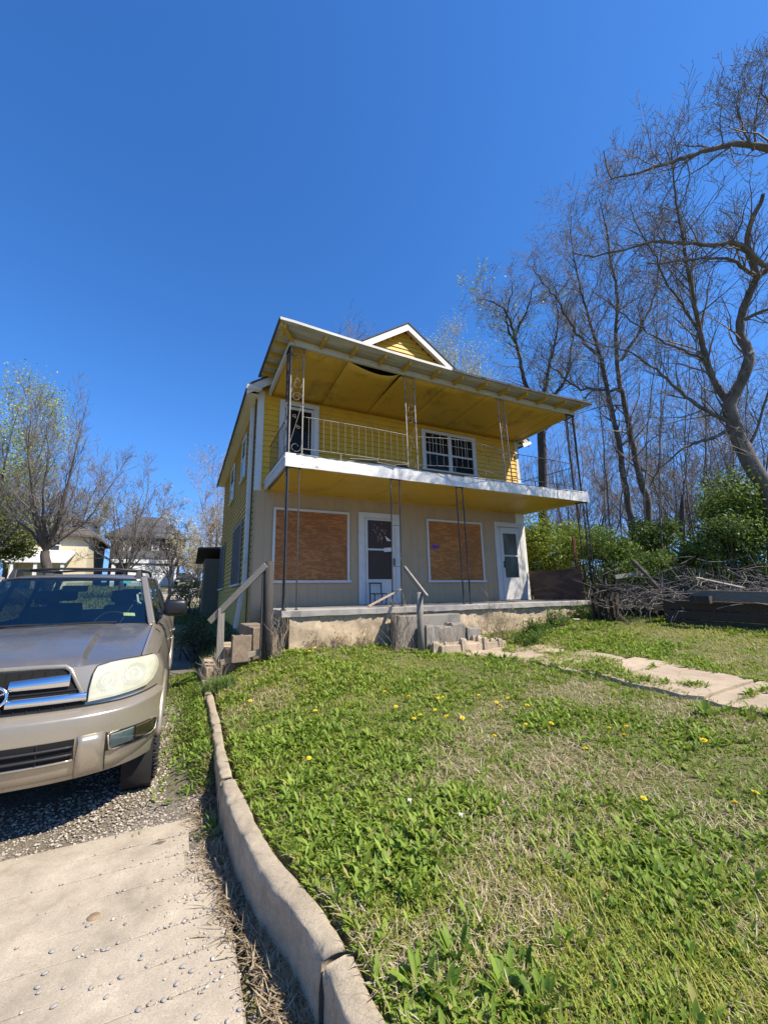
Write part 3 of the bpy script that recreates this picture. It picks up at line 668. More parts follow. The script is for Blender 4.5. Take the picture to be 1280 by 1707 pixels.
# rear lean-to
M['shed'] = wood('brown_shed_boards', (.20,.155,.105), (.10,.075,.05), 1.5, 'z', .85, False)
lt = part('rear_lean_to', MB().box(.72,4.5,17.6,19.6,.6,3.2), M['shed'], H)
part('lean_to_roof', MB().hexa([(.42,17.52,3.55),(4.7,17.52,3.75),(4.7,19.8,3.4),(.42,19.8,3.15),(.42,17.52,3.63),(4.7,17.52,3.83),(4.7,19.8,3.48),(.42,19.8,3.23)]), M['shingle'], lt)

# ---- downspout, left corner
ds = part('downspout', MB().bar((1.215,9.55,6.22),(1.215,9.55,2.0),.09,.07,(0,1,0)).bar((1.215,9.55,2.03),(1.08,9.62,.98),.09,.07,(0,1,0)), M['downspout'], H, bevel=.008)
for zz in (5.4,3.6,2.4): part('strap', MB().box(1.165,1.27,9.498,9.602,zz,zz+.03), M['downspout'], ds)
part('conduit', MB().tube([(1.235,9.18,6.2),(1.235,9.18,1.1)], .014, 6), M['iron'], H)

# ---- porch slab, foundation
slab = MB(); rows = []
for x in np.linspace(1.52,9.32,50):
    j = lambda s: random.uniform(-s, s)
    c_ = .05 if x < 1.7 else 0
    rows.append([(x,YF-.036,1.40),(x,7.6,1.398),(x,7.02+c_,1.392+j(.003)),(x,7.0+c_+j(.006),1.378),(x,7.0+c_+j(.008),1.285+j(.008)),(x,7.12,1.275)])
slab.grid(rows); slab.f.append((0,1,2,3,4,5)); o = len(slab.v); slab.f.append((o-1,o-2,o-3,o-4,o-5,o-6))
part('porch_slab', slab, M['conc_grey'], H)
fnd = MB(); rows = []
for x in np.linspace(1.66,9.2,130):
    rows.append([(x,7.075+.03*math.sin(x*3.1+zz*4)*math.sin(zz*6+x)+random.uniform(-.02,.014),zz) for zz in np.linspace(.4,1.28,15)])
fnd.grid(rows); part('foundation', fnd, M['stone'], H, True)
mb = MB(); rows = []
for y in np.linspace(7.14,9,16): rows.append([(1.64+.03*math.sin(y*5+zz*3)+random.uniform(-.012,.012),y,zz) for zz in np.linspace(.2,1.28,11)])
part('foundation_end', mb.grid(rows), M['stone'], H, True)
part('foundation_end', MB().box(9.1,9.2,7.2,9.0,.4,1.28), M['stone'], H)
part('side_foundation', MB().box(XL+.01,XL+.06,9.0,17.5,.2,.95), M['stone'], H)

# ---- wrought-iron posts and railings
def spiral(c, r0, r1, t0, t1, n, ux):
    out = []
    for k in range(n):
        s = k/(n-1); t = t0+(t1-t0)*s; r = r0+(r1-r0)*s
        out.append(Vector(c)+Vector(ux)*(r*math.cos(t))+Vector((0,0,1))*(r*math.sin(t)))
    return out
def iron_post(p, ux, wd, z0, z1, mat, lean=0.0, rich=True, matb=None):
    ux = Vector(ux).normalized(); a = Vector((p[0],p[1],0)); b_ = a+ux*wd; L = Vector((lean,0,0))
    mb = MB()
    mb.bar(a+Vector((0,0,z0)), a+L+Vector((0,0,z1)), .021, .021); mb.bar(b_+Vector((0,0,z0)), b_+L+Vector((0,0,z1)), .021, .021)
    mb.bar(a-ux*.03+Vector((0,0,z1-.008))+L, b_+ux*.03+Vector((0,0,z1-.008))+L, .05, .012)
    mb.bar(a-ux*.03+Vector((0,0,z0+.006)), a+ux*.03+Vector((0,0,z0+.006)), .05, .012); mb.bar(b_-ux*.03+Vector((0,0,z0+.006)), b_+ux*.03+Vector((0,0,z0+.006)), .05, .012)
    po = part('iron_post', mb, mat, H)
    h = z1-z0; c0 = a+ux*wd/2; R = wd*.42; sm = matb or mat
    def at_h(f): return c0+L*f+Vector((0,0,z0+h*f))
    if rich:
        part('scroll', MB().tube(spiral(at_h(.90), R*.25, R, -math.pi*1.5, math.pi, 16, ux)+[at_h(.90)-ux*R], .006, 4), sm, po)
        part('scroll', MB().tube(spiral(at_h(.52), R*.3, R, math.pi*2.6, 0, 16, ux), .006, 4), sm, po)
        for f0, f1 in ((.56,.88),(.10,.46)):
            part('scroll', MB().tube([at_h(f0)-ux*wd*.42, at_h((f0+f1)/2), at_h(f1)+ux*wd*.42], .005, 4), sm, po)
            part('scroll', MB().tube(spiral(at_h(f0+(f1-f0)*.66)-ux*wd*.18, .012, wd*.17, 0, -math.pi*2.4, 14, ux), .0045, 4), sm, po)
            part('scroll', MB().tube(spiral(at_h(f0+(f1-f0)*.40)+ux*wd*.18, .012, wd*.17, math.pi, -math.pi*1.4, 14, ux), .0045, 4), sm, po)
        part('scroll', MB().tube(spiral(at_h(.06), R*.5, R, math.pi*.1, math.pi*2.1, 14, ux), .0055, 4), sm, po)
        part('scroll', MB().tube(spiral(at_h(.64), R*.3, R*.95, math.pi*.4, math.pi*2.1, 14, ux), .0055, 4), sm, po)
    else:
        for f in (.3,.62,.8): part('cross_tie', MB().bar(at_h(f)-ux*wd*.49, at_h(f)+ux*wd*.49, .008, .008), sm, po)
        if 5 < p[0] < 6: part('scroll', MB().tube(spiral(at_h(.86), .012, R*.8, 0, math.pi*2.3, 12, ux), .005, 4), sm, po)
    return po
zt = lambda x: 6.415+sag(x)*.45
UX, UY = (1,0,0), (0,1,0)
# upper: left corner (front and side panels), two middle posts, right corner
iron_post((1.57,7.10), UX, .245, 4.215, zt(1.6), M['iron_w'])
iron_post((1.545,7.13), UY, .22, 4.215, 6.40, M['iron'])
iron_post((4.09,7.10), UX, .235, 4.215, zt(4.2), M['iron_w'], -.02)
iron_post((6.77,7.10), UX, .20, 4.215, zt(6.8), M['rail_dull'], -.06, True)
iron_post((9.12,7.10), UX, .28, 4.215, zt(9.2), M['iron'], .04)
iron_post((9.42,7.13), UY, .22, 4.215, 6.40, M['iron'])
# lower
iron_post((1.565,7.08), UX, .205, 1.395, 3.95, M['iron'], 0, False)
iron_post((1.55,7.11), UY, .05, 1.395, 3.95, M['iron'], 0, False)
iron_post((3.63,7.08), UX, .20, 1.395, 3.95, M['iron'], .03, False)
iron_post((5.31,7.08), UX, .17, 1.395, 3.95, M['iron'], -.03, False)
iron_post((9.30,7.08), UX, .13, 1.395, 3.95, M['iron'], .07, False)
iron_post((9.42,7.12), UY, .20, 1.395, 3.95, M['iron'], .0, False)
mb = MB(); n = 22; path = [(0,0,i*.62/n) for i in range(n+1)]
bal_me = {}
def baluster_mesh(mat, key):
    if key not in bal_me:
        bal_me[key] = MB().tube(path, [.0066 if i % 2 else .0022 for i in range(n+1)], 4).mesh('baluster', mat)
    return bal_me[key]
def railing(a, b_, zb, ztp, bow, mat, nb, key, droop=0):
    a = Vector(a); b_ = Vector(b_); d = (b_-a); nrm = Vector((d.y,-d.x,0)).normalized()
    def P(u, z): 
        q = a+d*u+nrm*(bow*math.sin(math.pi*u)); return Vector((q.x,q.y,z+droop*math.sin(math.pi*u)))
    mb = MB(); seg = 12 if bow else 2
    for i in range(seg):
        pass
    ro = part('balcony_railing', MB().tube([P(i/seg,ztp) for i in range(seg+1)], .0095, 6), mat, H)
    part('bottom_rail', MB().tube([P(i/seg,zb) for i in range(seg+1)], .008, 6), mat, ro)
    for k in range(nb):
        u = (k+.7)/(nb+.4); q = P(u, zb+.006); o = link('baluster', baluster_mesh(M['rail_dull'] if key == 'w' else mat, key), ro, q); o.scale = (1,1,(ztp-zb-.013)/.62)
    for u in (.33,.68) if (b_-a).length > 1.6 else ():
        q = P(u, zb); part('rail_foot', MB().bar((q.x,q.y,4.2),(q.x,q.y,zb-.006),.014,.014), mat, ro)
    return ro
railing((1.83,7.09,0),(4.08,7.09,0), 4.325,4.965, .03, M['iron_w'], 15, 'w')
railing((4.34,7.09,0),(6.76,7.09,0), 4.325,4.965, .24, M['iron_w'], 16, 'w')
railing((6.99,7.09,0),(9.11,7.09,0), 4.325,4.965, .03, M['iron'], 15, 'k')
railing((1.545,8.93,0),(1.545,7.36,0), 4.325,4.965, 0, M['iron'], 13, 'k')
railing((9.43,7.36,0),(9.16,8.93,0), 4.325,4.965, 0, M['iron'], 13, 'k')

# ================================================================= porch odds and ends
steps = thing('front_steps', (4.4,6.6,.6), 'cracked grey concrete block steps up to the front of the porch', 'steps')
part('step', MB().box(3.52,4.92,6.70,6.99,.5,1.235), M['step'], steps, bevel=.02)
def rough_box(x0, x1, y0, y1, z0, z1, j=.018):
    r = lambda: random.uniform(-j, j); n = 5; mb = MB(); ring = []
    for zz in (z0, (z0+z1)/2, z1-.03, z1):
        s_ = .012 if zz == z1 else 0; row = []
        for (ax, ay, bx, by) in ((x0+s_,y0+s_,x1-s_,y0+s_),(x1-s_,y0+s_,x1-s_,y1-s_),(x1-s_,y1-s_,x0+s_,y1-s_),(x0+s_,y1-s_,x0+s_,y0+s_)):
            for k in range(n): t = k/n; row.append((ax+(bx-ax)*t+r()*.5, ay+(by-ay)*t+r()*.5, zz+(r() if zz > z0 else 0)))
        ring.append(row)
    m_ = len(ring[0])
    for row in ring: mb.v += row
    for i in range(3):
        for k in range(m_): mb.f.append((i*m_+k, i*m_+(k+1)%m_, (i+1)*m_+(k+1)%m_, (i+1)*m_+k))
    mb.f.append(tuple(3*m_+k for k in range(m_))); return mb
for k in range(4): part('concrete_block', rough_box(3.92+k*.295+.01*(k%2),3.92+k*.295+.283,6.36+.02*(k%3),6.675,.5,1.06+(.0,-.03,.012,-.07)[k]), M['step'], steps)
for k in range(12): 
    x_, y_ = random.uniform(3.7,5.3), random.uniform(5.85,6.3); part('rubble', rough_box(x_,x_+random.uniform(.05,.14),y_,y_+random.uniform(.05,.1),.6,.79+random.uniform(0,.06),.015), M['walk'], steps)
part('step_pad', MB().box(3.95,5.35,5.95,6.355,.45,.76), M['walk'], steps, bevel=.015)

hr = thing('step_handrail', (3.77,6.3,.7), 'leaning wooden handrail on a round grey post beside the front steps', 'handrail')
rows_p = [(3.765,6.3,.55),(3.765,6.3,1.2),(3.77,6.3,1.655)]
part('post', MB().tube(rows_p, [.062,.058,.055], 12), M['wood_greyz'], hr, True)
part('rail', MB().bar((3.87,7.0,2.13),(3.80,6.1,1.56),.04,.085), M['wood_grey'], hr, bevel=.004)

sh = thing('side_handrail', (1.0,7.1,.7), 'weathered grey wooden handrail with two posts by the driveway side steps', 'handrail')
part('post', MB().hexa([(.555,7.26,.45),(.665,7.26,.45),(.665,7.36,.45),(.555,7.36,.45),(.54,7.26,1.45),(.64,7.26,1.46),(.64,7.36,1.46),(.54,7.36,1.45)]), M['wood_greyz'], sh, bevel=.006)
part('post', MB().tube([(1.285,6.93,.5),(1.28,6.93,1.3),(1.265,6.93,2.2)], [.08,.075,.07], 10), M['wood_dark'], sh, True, label='dark rotten post with peeling bark')
part('post_stub', MB().bar((1.19,6.95,.6),(1.19,6.96,2.17),.05,.06), M['wood_dark'], sh)
part('rail', MB().bar((1.21,6.90,2.14),(.43,7.38,1.245),.045,.10), M['wood_grey'], sh, bevel=.004)

ss = thing('side_steps', (1.1,7.8,.4), 'worn brown concrete steps down from the porch to the driveway', 'steps')
part('step', MB().box(1.06,1.60,7.25,8.7,.2,1.13), M['block_brown'], ss, bevel=.02)
part('step', MB().box(.70,1.055,7.3,8.6,.1,.80), M['stone'], ss, bevel=.02)
part('step', MB().box(.42,.695,7.3,8.5,.05,.55), M['stone'], ss, bevel=.02)
part('step_edge', MB().bar((.62,7.2,.62),(1.22,7.0,.77),.10,.09), M['conc'], ss, bevel=.01)
cbk = thing('cinder_block', (.92,7.2,.78), 'single brown concrete block standing on the side steps', 'block')
part('block_body', MB().box(.76,1.05,7.02,7.24,.62,1.03), M['block_brown'], cbk, bevel=.01)
part('block_core', MB().box(.80,.89,7.06,7.20,1.031,1.033).box(.93,1.02,7.06,7.20,1.031,1.033), M['dark'], cbk)

tag(part('loose_plank', MB().bar((3.13,7.1,1.415),(3.78,7.02,1.72),.10,.028), M['wood_pale'], None, bevel=.003), 'pale bare wooden plank leaning across the porch edge by the door', 'plank')
st = thing('broken_chair_frame', (4.0,8.6,1.4), 'small black metal chair frame against the white storm door', 'chair')
for x_ in (3.93,4.22):
    for y_ in (8.55,8.8): part('leg', MB().bar((x_,y_,1.40),(x_+(.02 if x_ > 4 else 0),y_,1.64),.022,.022), M['black'], st)
    part('back_upright', MB().bar((x_,8.80,1.665),(x_+.01,8.84,1.91),.022,.022), M['black'], st)
part('seat_frame', MB().bar((3.92,8.55,1.65),(4.24,8.55,1.65),.025,.022).bar((3.92,8.80,1.65),(4.24,8.80,1.65),.025,.022).bar((3.93,8.55,1.655),(3.93,8.8,1.655),.025,.02).bar((4.23,8.55,1.655),(4.23,8.8,1.655),.025,.02), M['black'], st)
part('back_rail', MB().bar((3.92,8.84,1.90),(4.25,8.84,1.90),.022,.03), M['black'], st)
pw = thing('plywood_screen', (9.1,8,1.4), 'weathered brown plywood sheet closing the far end of the porch', 'plywood')
part('sheet', MB().prism([(7.16,1.405),(8.78,1.405),(8.95,2.21),(7.16,2.20)], 'x', 9.10, 9.115), M['ply_old'], pw)
part('batten', MB().box(9.1155,9.155,7.2,8.75,1.5,1.58), M['wood_dark'], pw)
part('batten', MB().box(9.1155,9.155,7.2,8.75,2.05,2.13), M['wood_dark'], pw)

# ================================================================= the parked SUV
def car_paint(name, col):
    m, nt, b = _new(name); v = coords(nt)
    dust = ramp(nt, noise(nt, v, 3.5, 7, .65, .3), [(.45, (0,0,0)), (.8, (1,1,1))])
    c = mix(nt, .5, col, ramp(nt, noise(nt, v, 260, 2), [(.3, tuple(x*.82 for x in col)), (.7, tuple(min(1, x*1.18) for x in col))]))
    d = N(nt, 'ShaderNodeMath', operation='MULTIPLY'); nt.links.new(dust, d.inputs[0]); d.inputs[1].default_value = .35
    c = mix(nt, d.outputs[0], c, (.30,.25,.18)); nt.links.new(c, b.inputs['Base Color'])
    b.inputs['Metallic'].default_value = .5
    r = N(nt, 'ShaderNodeMath', operation='MULTIPLY_ADD'); nt.links.new(dust, r.inputs[0]); r.inputs[1].default_value = .22; r.inputs[2].default_value = .27
    nt.links.new(r.outputs[0], b.inputs['Roughness'])
    b.inputs['Coat Weight'].default_value = .55; b.inputs['Coat Roughness'].default_value = .09; return m
M['paint'] = car_paint('pewter_car_paint', (.335,.29,.225))
M['paint_sky_grey'] = car_paint('sky_greyed_car_paint', (.165,.16,.16))  # pewter turned greyer and darker, the sky's reflection put into the colour
M['chrome'] = plain('chrome', (.78,.79,.8), .12, 1, .06, 3, 0)
M['rubber'] = plain('tyre_rubber', (.028,.026,.025), .85, 0, .35, 30, .5)
M['trim'] = plain('black_trim', (.015,.015,.016), .55, 0, .25, 14, .15)
M['mirror_shell'] = plain('black_mirror_shell', (.010,.010,.011), .38, 0, .2, 14, .05)
M['ws'] = glass('windscreen_glass', (.56,.66,.62), .07)
M['side_glass'] = glass('side_glass', (.18,.2,.2), .05)
M['interior'] = plain('grey_interior', (.055,.055,.06), .8, 0, .3, 12, .2)
M['dash'] = plain('dashboard', (.22,.23,.215), .7, 0, .2, 10, .2)
m, nt, b = _new('yellowed_lamp_lens'); v = coords(nt)
nt.links.new(ramp(nt, noise(nt, v, 6, 5), [(.3, (.55,.54,.38)), (.7, (.78,.77,.62))]), b.inputs['Base Color']); b.inputs['Roughness'].default_value = .25; b.inputs['Coat Weight'].default_value = .7
tr = N(nt, 'ShaderNodeBsdfTransparent'); tr.inputs[0].default_value = (.95,.94,.85,1); mx = N(nt, 'ShaderNodeMixShader'); mx.inputs[0].default_value = .40
nt.links.new(b.outputs[0], mx.inputs[1]); nt.links.new(tr.outputs[0], mx.inputs[2]); nt.links.new(mx.outputs[0], nt.nodes['Material Output'].inputs[0]); M['lens'] = m
M['lens_clear'] = glass('clear_lamp_lens', (.85,.88,.85), .1, .08)
M['amber'] = plain('amber_reflector', (.45,.20,.12), .3, .2, .3, 30, 0)
M['reflector'] = plain('lamp_reflector', (.78,.78,.74), .3, .45, .12, 30, .3)
M['sticker_c'] = plain('cyan_sticker', (.05,.42,.48), .5, 0, .1, 20, 0)
M['sticker_y'] = plain('yellow_green_sticker', (.55,.60,.30), .5, 0, .2, 40, 0)

CARW = 1.012
car = thing('parked_suv', (-1.11,3.72,-.006), 'pewter metallic SUV parked nose-out on the gravel driveway', 'car', world=False, rot=(math.radians(2.3),0,0))
def plan(x):
    u = min(max(abs(x)-.07, 0)/.945, .9999); return .62*(1-(1-u**3)**.5)
def rake(z): return float(np.interp(z, [.35,.42,.6,.72,.80,.86,1.0,1.14,1.2], [.10,.05,.0,.0,.02,.07,.09,.13,.2]))
def fs(x, z, out=0.0): # point on the nose of the car, pushed out by 'out'
    y = plan(x)+rake(z); e = .004; nx = (plan(x+e)-plan(x-e))/(2*e); n = Vector((-nx, 1, 0)).normalized()
    return Vector((x, y, z))+Vector((-n.x, -n.y, 0))*out
half = [(0,0.)]+[(x, plan(x)) for x in np.concatenate([np.linspace(.05,.7,12), np.linspace(.74,.96,10), [.985,1.0,1.008]])]
side = [(CARW, y) for y in np.linspace(.66,4.6,80)]; rear = [(1.0,4.75),(.97,4.85),(.9,4.93),(.75,4.98),(.4,5.0),(0,5.0)]
loop = half+side+rear
def belt_pt(x, y, z):
    wf = min(1, max(0, (CARW-x)/.05)) if y < .66 else 0.0; ins_f = rake(z)
    ins_s = float(np.interp(z, [.38,.46,.6,.95,1.05,1.14,1.2], [.07,.03,.008,0,.015,.05,.08]))
    if y < .66: return Vector((x-ins_s*(1-wf), y+ins_f*wf, z))
    elif y > 4.7: n = Vector((0,-1,0))
    else: n = Vector((-1,0,0))
    d = ins_f*wf+ins_s*(1-wf); q = Vector((x, y, z))+n*d; return q
zs = [.39,.43,.48,.54,.60,.66,.72,.77,.80,.83,.86,.92,.98,1.04,1.09,1.14]
WR, WY1, WY2, WZ = .41, 1.0, 3.88, .41
def belt():
    mb = MB(); pts = [(x, y) for x, y in loop]; n = len(pts)
    full = [(-x, y) for x, y in reversed(pts[1:-1])]; ring = pts+full  # closed ring
    rows = []
    for z in zs:
        row = []
        for x, y in ring:
            p = belt_pt(abs(x), y, z); row.append((math.copysign(p.x, x) if x else p.x, p.y, p.z))
        rows.append(row)
    k = len(ring)
    for r in rows: mb.v += r
    for i in range(len(zs)-1):
        for j in range(k):
            j2 = (j+1) % k; f = (i*k+j, i*k+j2, (i+1)*k+j2, (i+1)*k+j)
            cx = sum(mb.v[t][0] for t in f)/4; cy = sum(mb.v[t][1] for t in f)/4; cz = sum(mb.v[t][2] for t in f)/4
            if abs(cx) > .86 and any((cy-wy)**2+(cz-WZ)**2 < (WR+.075)**2 for wy in (WY1,WY2)): continue
            mb.f.append(f)
    return mb
body = part('body', belt(), M['paint'], car, True)
# hood and front wings in one sweep
def hood_z(x, y):
    z = float(np.interp(y, [.1,.16,.25,.4,.7,1.05,1.4,1.6], [1.125,1.15,1.178,1.205,1.245,1.287,1.325,1.345]))
    z -= .035*(abs(x)/.8)**2; ax = abs(x)
    edge = float(np.interp(y, [.1,.3,1.3,1.6], [.52,.49,.455,.44])); t = min(1, max(0, (edge-ax)/.045)); z += .036*t*t*(3-2*t)*min(1, max(0, (1.45-y)/.6))
    if ax > .84: s = min(1, (ax-.84)/(.975-.84)); z -= (1-math.sqrt(max(0, 1-s*s)))*.16
    return z
def hood(x0, x1, n, y_extra=0):
    mb = MB(); rows = []
    for v in np.concatenate([np.linspace(0,.2,7), np.linspace(.26,1,16)]):
        row = []
        for u in np.linspace(0, 1, n):
            x = x0+(x1-x0)*u; yf = plan(min(abs(x), .985))+.128; yb = 1.36+.17*min(1, abs(x)/.8)**2+y_extra
            y = yf+(yb-yf)*v; z = hood_z(x, y)
            if v == 0: z = min(z, 1.138)
            row.append((x, y, z))
        rows.append(row)
    return mb.grid(rows)
part('hood', hood(-.838,.838,121), M['paint_sky_grey'], car, True)
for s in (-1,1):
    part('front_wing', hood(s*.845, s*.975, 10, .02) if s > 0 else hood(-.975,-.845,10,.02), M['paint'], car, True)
    part('hood_seam', MB().tube([(s*.8415, y, hood_z(.8415, y)-.004) for y in np.linspace(.42,1.5,14)], .0045, 5), M['trim'], car)
part('cowl', MB().grid([[(x, 1.36+.17*min(1, abs(x)/.8)**2+o, z-.035*(abs(x)/.8)**2) for x in np.linspace(-.83,.83,17)] for o, z in ((-.01,1.318),(.05,1.325),(.10,1.315))]), M['trim'], car, True)
# grille
gtop = lambda x: float(np.interp(abs(x), [0,.24,.39,.42,.455,.50,.53], [1.135,1.135,1.127,1.108,1.04,.965,.90]))
def front_patch(x0, x1, zlo, zhi, out, n=15, k=4):
    return MB().grid([[fs(x, zlo(x)+(zhi(x)-zlo(x))*t, out) for x in np.linspace(x0, x1, n)] for t in np.linspace(0,1,k)])
M['void'] = plain('grille_void', (.004,.004,.004), .95, 0, .2, 5, 0)
gr = part('grille', front_patch(-.53,.53, lambda x: .865, gtop, .004, 41, 6), M['void'], car, True)
for zc, hh, hw in ((1.047,.034,.425),(.937,.030,.53)):
    for s in (-1,1):
        mb = MB(); rows = []
        for x in np.linspace(s*.095, s*hw, 16):
            sl = .02*(abs(x)-.095)/.4 if zc > 1 else 0
            rows.append([fs(x, zc+hh+sl, .008), fs(x, zc+hh*.8+sl, .030), fs(x, zc+sl, .036), fs(x, zc-hh*.8, .030), fs(x, zc-hh, .008)])
        part('chrome_bar', mb.grid(rows), M['chrome'], gr, True)
for x in np.arange(-.42,.43,.07):
    part('grille_fin', MB().hexa([fs(x-.003,.87,.006),fs(x+.003,.87,.006),fs(x+.003,.87,.012),fs(x-.003,.87,.012),fs(x-.003,gtop(x)-.008,.006),fs(x+.003,gtop(x)-.008,.006),fs(x+.003,gtop(x)-.008,.012),fs(x-.003,gtop(x)-.008,.012)]), M['void'], gr)
part('grille_mesh', front_patch(-.5,.5, lambda x: .985, lambda x: .993, .012, 25, 2), M['black'], gr)
part('grille_surround', MB().tube([fs(x, z, .012) for x, z in [(-.525,.905),(-.50,.975),(-.455,1.055),(-.42,1.122),(-.385,1.146),(-.24,1.152),(0,1.153),(.24,1.152),(.385,1.146),(.42,1.122),(.455,1.055),(.50,.975),(.525,.905)]], .017, 8), M['paint'], gr, True)
em = part('emblem', MB().tube([fs(.10*math.cos(t), .99+.07*math.sin(t), .04) for t in np.linspace(0, 2*math.pi, 33)], .011, 6, False), M['chrome'], gr, True)
part('emblem_ring', MB().tube([fs(.036*math.cos(t), .985+.055*math.sin(t), .042) for t in np.linspace(0, 2*math.pi, 25)], .007, 6, False), M['chrome'], gr, True)
part('emblem_ring', MB().tube([fs(.088*math.cos(t), 1.025+.026*math.sin(t), .042) for t in np.linspace(0, 2*math.pi, 25)], .007, 6, False), M['chrome'], gr, True)
# headlamps
hl_t = ([.542,.552,.571,.64,.715,.903,.925,.938,.944], [.985,1.08,1.130,1.146,1.152,1.154,1.135,1.10,1.062])
hl_b = ([.542,.70,.80,.88,.915,.934,.944], [.897,.906,.917,.932,.968,1.01,1.055])
for s in (-1,1):
    xs3 = np.concatenate([np.linspace(.542,.58,8), np.linspace(.60,.9,16), np.linspace(.905,.944,12)])
    def hp(o, shrink=0):
        rows = []
        for t in np.linspace(0,1,9):
            rows.append([fs(s*x, float(np.interp(x,*hl_b))+shrink+(float(np.interp(x,*hl_t))-float(np.interp(x,*hl_b))-2*shrink)*t, o) for x in xs3])
        return MB().grid(rows)
    bk = part('headlight', hp(.004), M['trim'], car, True)
    mb = MB()
    def bowl(cx, cz, R, dp):
        rows = []
        for rr, oo in ((1,.020),(.9,.020),(.8,.010),(.45,.003),(.40,.018),(.0,.022)): rows.append([fs(s*(cx+R*rr*math.cos(t)), cz+R*rr*math.sin(t), oo+.002) for t in np.linspace(0, 2*math.pi, 21)])
        return MB().grid(rows)
    part('reflector', hp(.008,.012), M['reflector'], bk, True)
    part('lamp_bowl', bowl(.80,1.04,.075,0), M['chrome'], bk, True); part('lamp_bowl', bowl(.645,1.02,.062,0), M['chrome'], bk, True)
    part('lens', hp(.030), M['lens'], bk, True)
    edge = [fs(s*x, float(np.interp(x,*hl_t)), .018) for x in xs3]+[fs(s*x, float(np.interp(x,*hl_b)), .018) for x in xs3[::-1]]
    part('lamp_gasket', MB().tube(edge+[edge[0]], .006, 5), M['trim'], bk, True)
# bumper: sculpted lower nose, proud of the body
mb = MB(); rows = []
prof = [(.865,-.012),(.856,.004),(.845,.012),(.818,.036),(.812,.037),(.800,.030),(.72,.018),(.66,.020),(.60,.020),(.52,.016),(.47,.014),(.425,.010),(.40,-.02),(.40,-.08)]
for z, o in prof:
    row = []
    for x in np.concatenate([np.linspace(-.985,-.72,12), np.linspace(-.7,.7,29), np.linspace(.72,.985,12)]):
        lift = max(0, (abs(x)-.70)/.285); zz = z+(.09*lift**1.5 if z < .56 else 0)+(.035*lift**2 if z > .7 else 0)
        row.append(fs(x, zz, o) if z < .82 else fs(x, zz, o))
    rows.append(row)
bump_o = part('bumper', mb.grid(rows), M['paint'], car, True)
part('bumper_seam', MB().tube([fs(x, .868+(.035*max(0,(abs(x)-.70)/.285)**2), .004) for x in np.concatenate([np.linspace(-.975,-.55,20), np.linspace(-.53,.53,25), np.linspace(.55,.975,20)])], .004, 5), M['trim'], bump_o)
for s in (-1,1): part('valance_seam', MB().tube([fs(s*.676, z, .022) for z in np.linspace(.41,.68,8)], .003, 4), M['trim'], bump_o)
part('lower_seam', MB().tube([fs(x, .528, .0185) for x in np.linspace(-.5,.5,21)], .003, 4), M['trim'], bump_o)
part('lower_grille', front_patch(-.505,.505, lambda x: .545, lambda x: .680, .024, 31, 3), M['void'], bump_o, True)
for zc in (.585,.635): part('lower_slat', MB().tube([fs(x, zc, .034) for x in np.linspace(-.50,.50,25)], .009, 6), M['trim'], bump_o, True)
for x in (-.31,-.02,.31): part('lower_fin', MB().bar(fs(x,.55,.03), fs(x,.675,.03), .006, .012), M['trim'], bump_o)
part('chin_step', MB().tube([fs(x, .538, .022) for x in np.linspace(-.505,.505,25)], .012, 6), M['paint'], bump_o, True)
for s in (-1,1):
    rows = []
    for z, o, dx in ((.69,.018,.0),(.682,.042,.008),(.655,.058,.012),(.55,.056,.004),(.44,.046,0),(.402,.02,0)):
        rows.append([fs(s*x, z, o if 0 < i < 5 else .016) for i, x in enumerate((.508+dx,.515+dx,.55,.61,.66-dx,.672-dx))])
    part('bumper_guard', MB().grid(rows if s > 0 else rows), M['paint'], bump_o, True)
    fo = part('fog_light', MB().grid([[fs(s*x, z, .023) for x in np.linspace(.675,.962,18)] for z in np.linspace(.545,.672,4)]), M['trim'], bump_o, True)
    part('fog_reflector', MB().grid([[fs(s*x, z+.05*(x-.70), .026) for x in np.linspace(.70,.83,9)] for z in np.linspace(.562,.655,4)]), M['reflector'], fo, True)
    part('fog_lens', MB().grid([[fs(s*x, z+.05*(x-.70), .034) for x in np.linspace(.695,.835,9)] for z in np.linspace(.557,.66,4)]), M['lens_clear'], fo, True)
    part('turn_signal', MB().grid([[fs(s*x, z+.05*(x-.70), .026) for x in np.linspace(.845,.950,9)] for z in np.linspace(.565,.652,4)]), M['amber'], fo, True)
    part('turn_lens', MB().grid([[fs(s*x, z+.05*(x-.70), .033) for x in np.linspace(.842,.953,9)] for z in np.linspace(.56,.657,4)]), M['lens_clear'], fo, True)
    part('fog_bezel', MB().tube([fs(s*x, z, .032) for x, z in ((.683,.66),(.695,.557),(.72,.548),(.93,.562),(.957,.58),(.965,.655),(.955,.67),(.70,.668),(.683,.66))], .007, 6), M['paint'], fo, True)
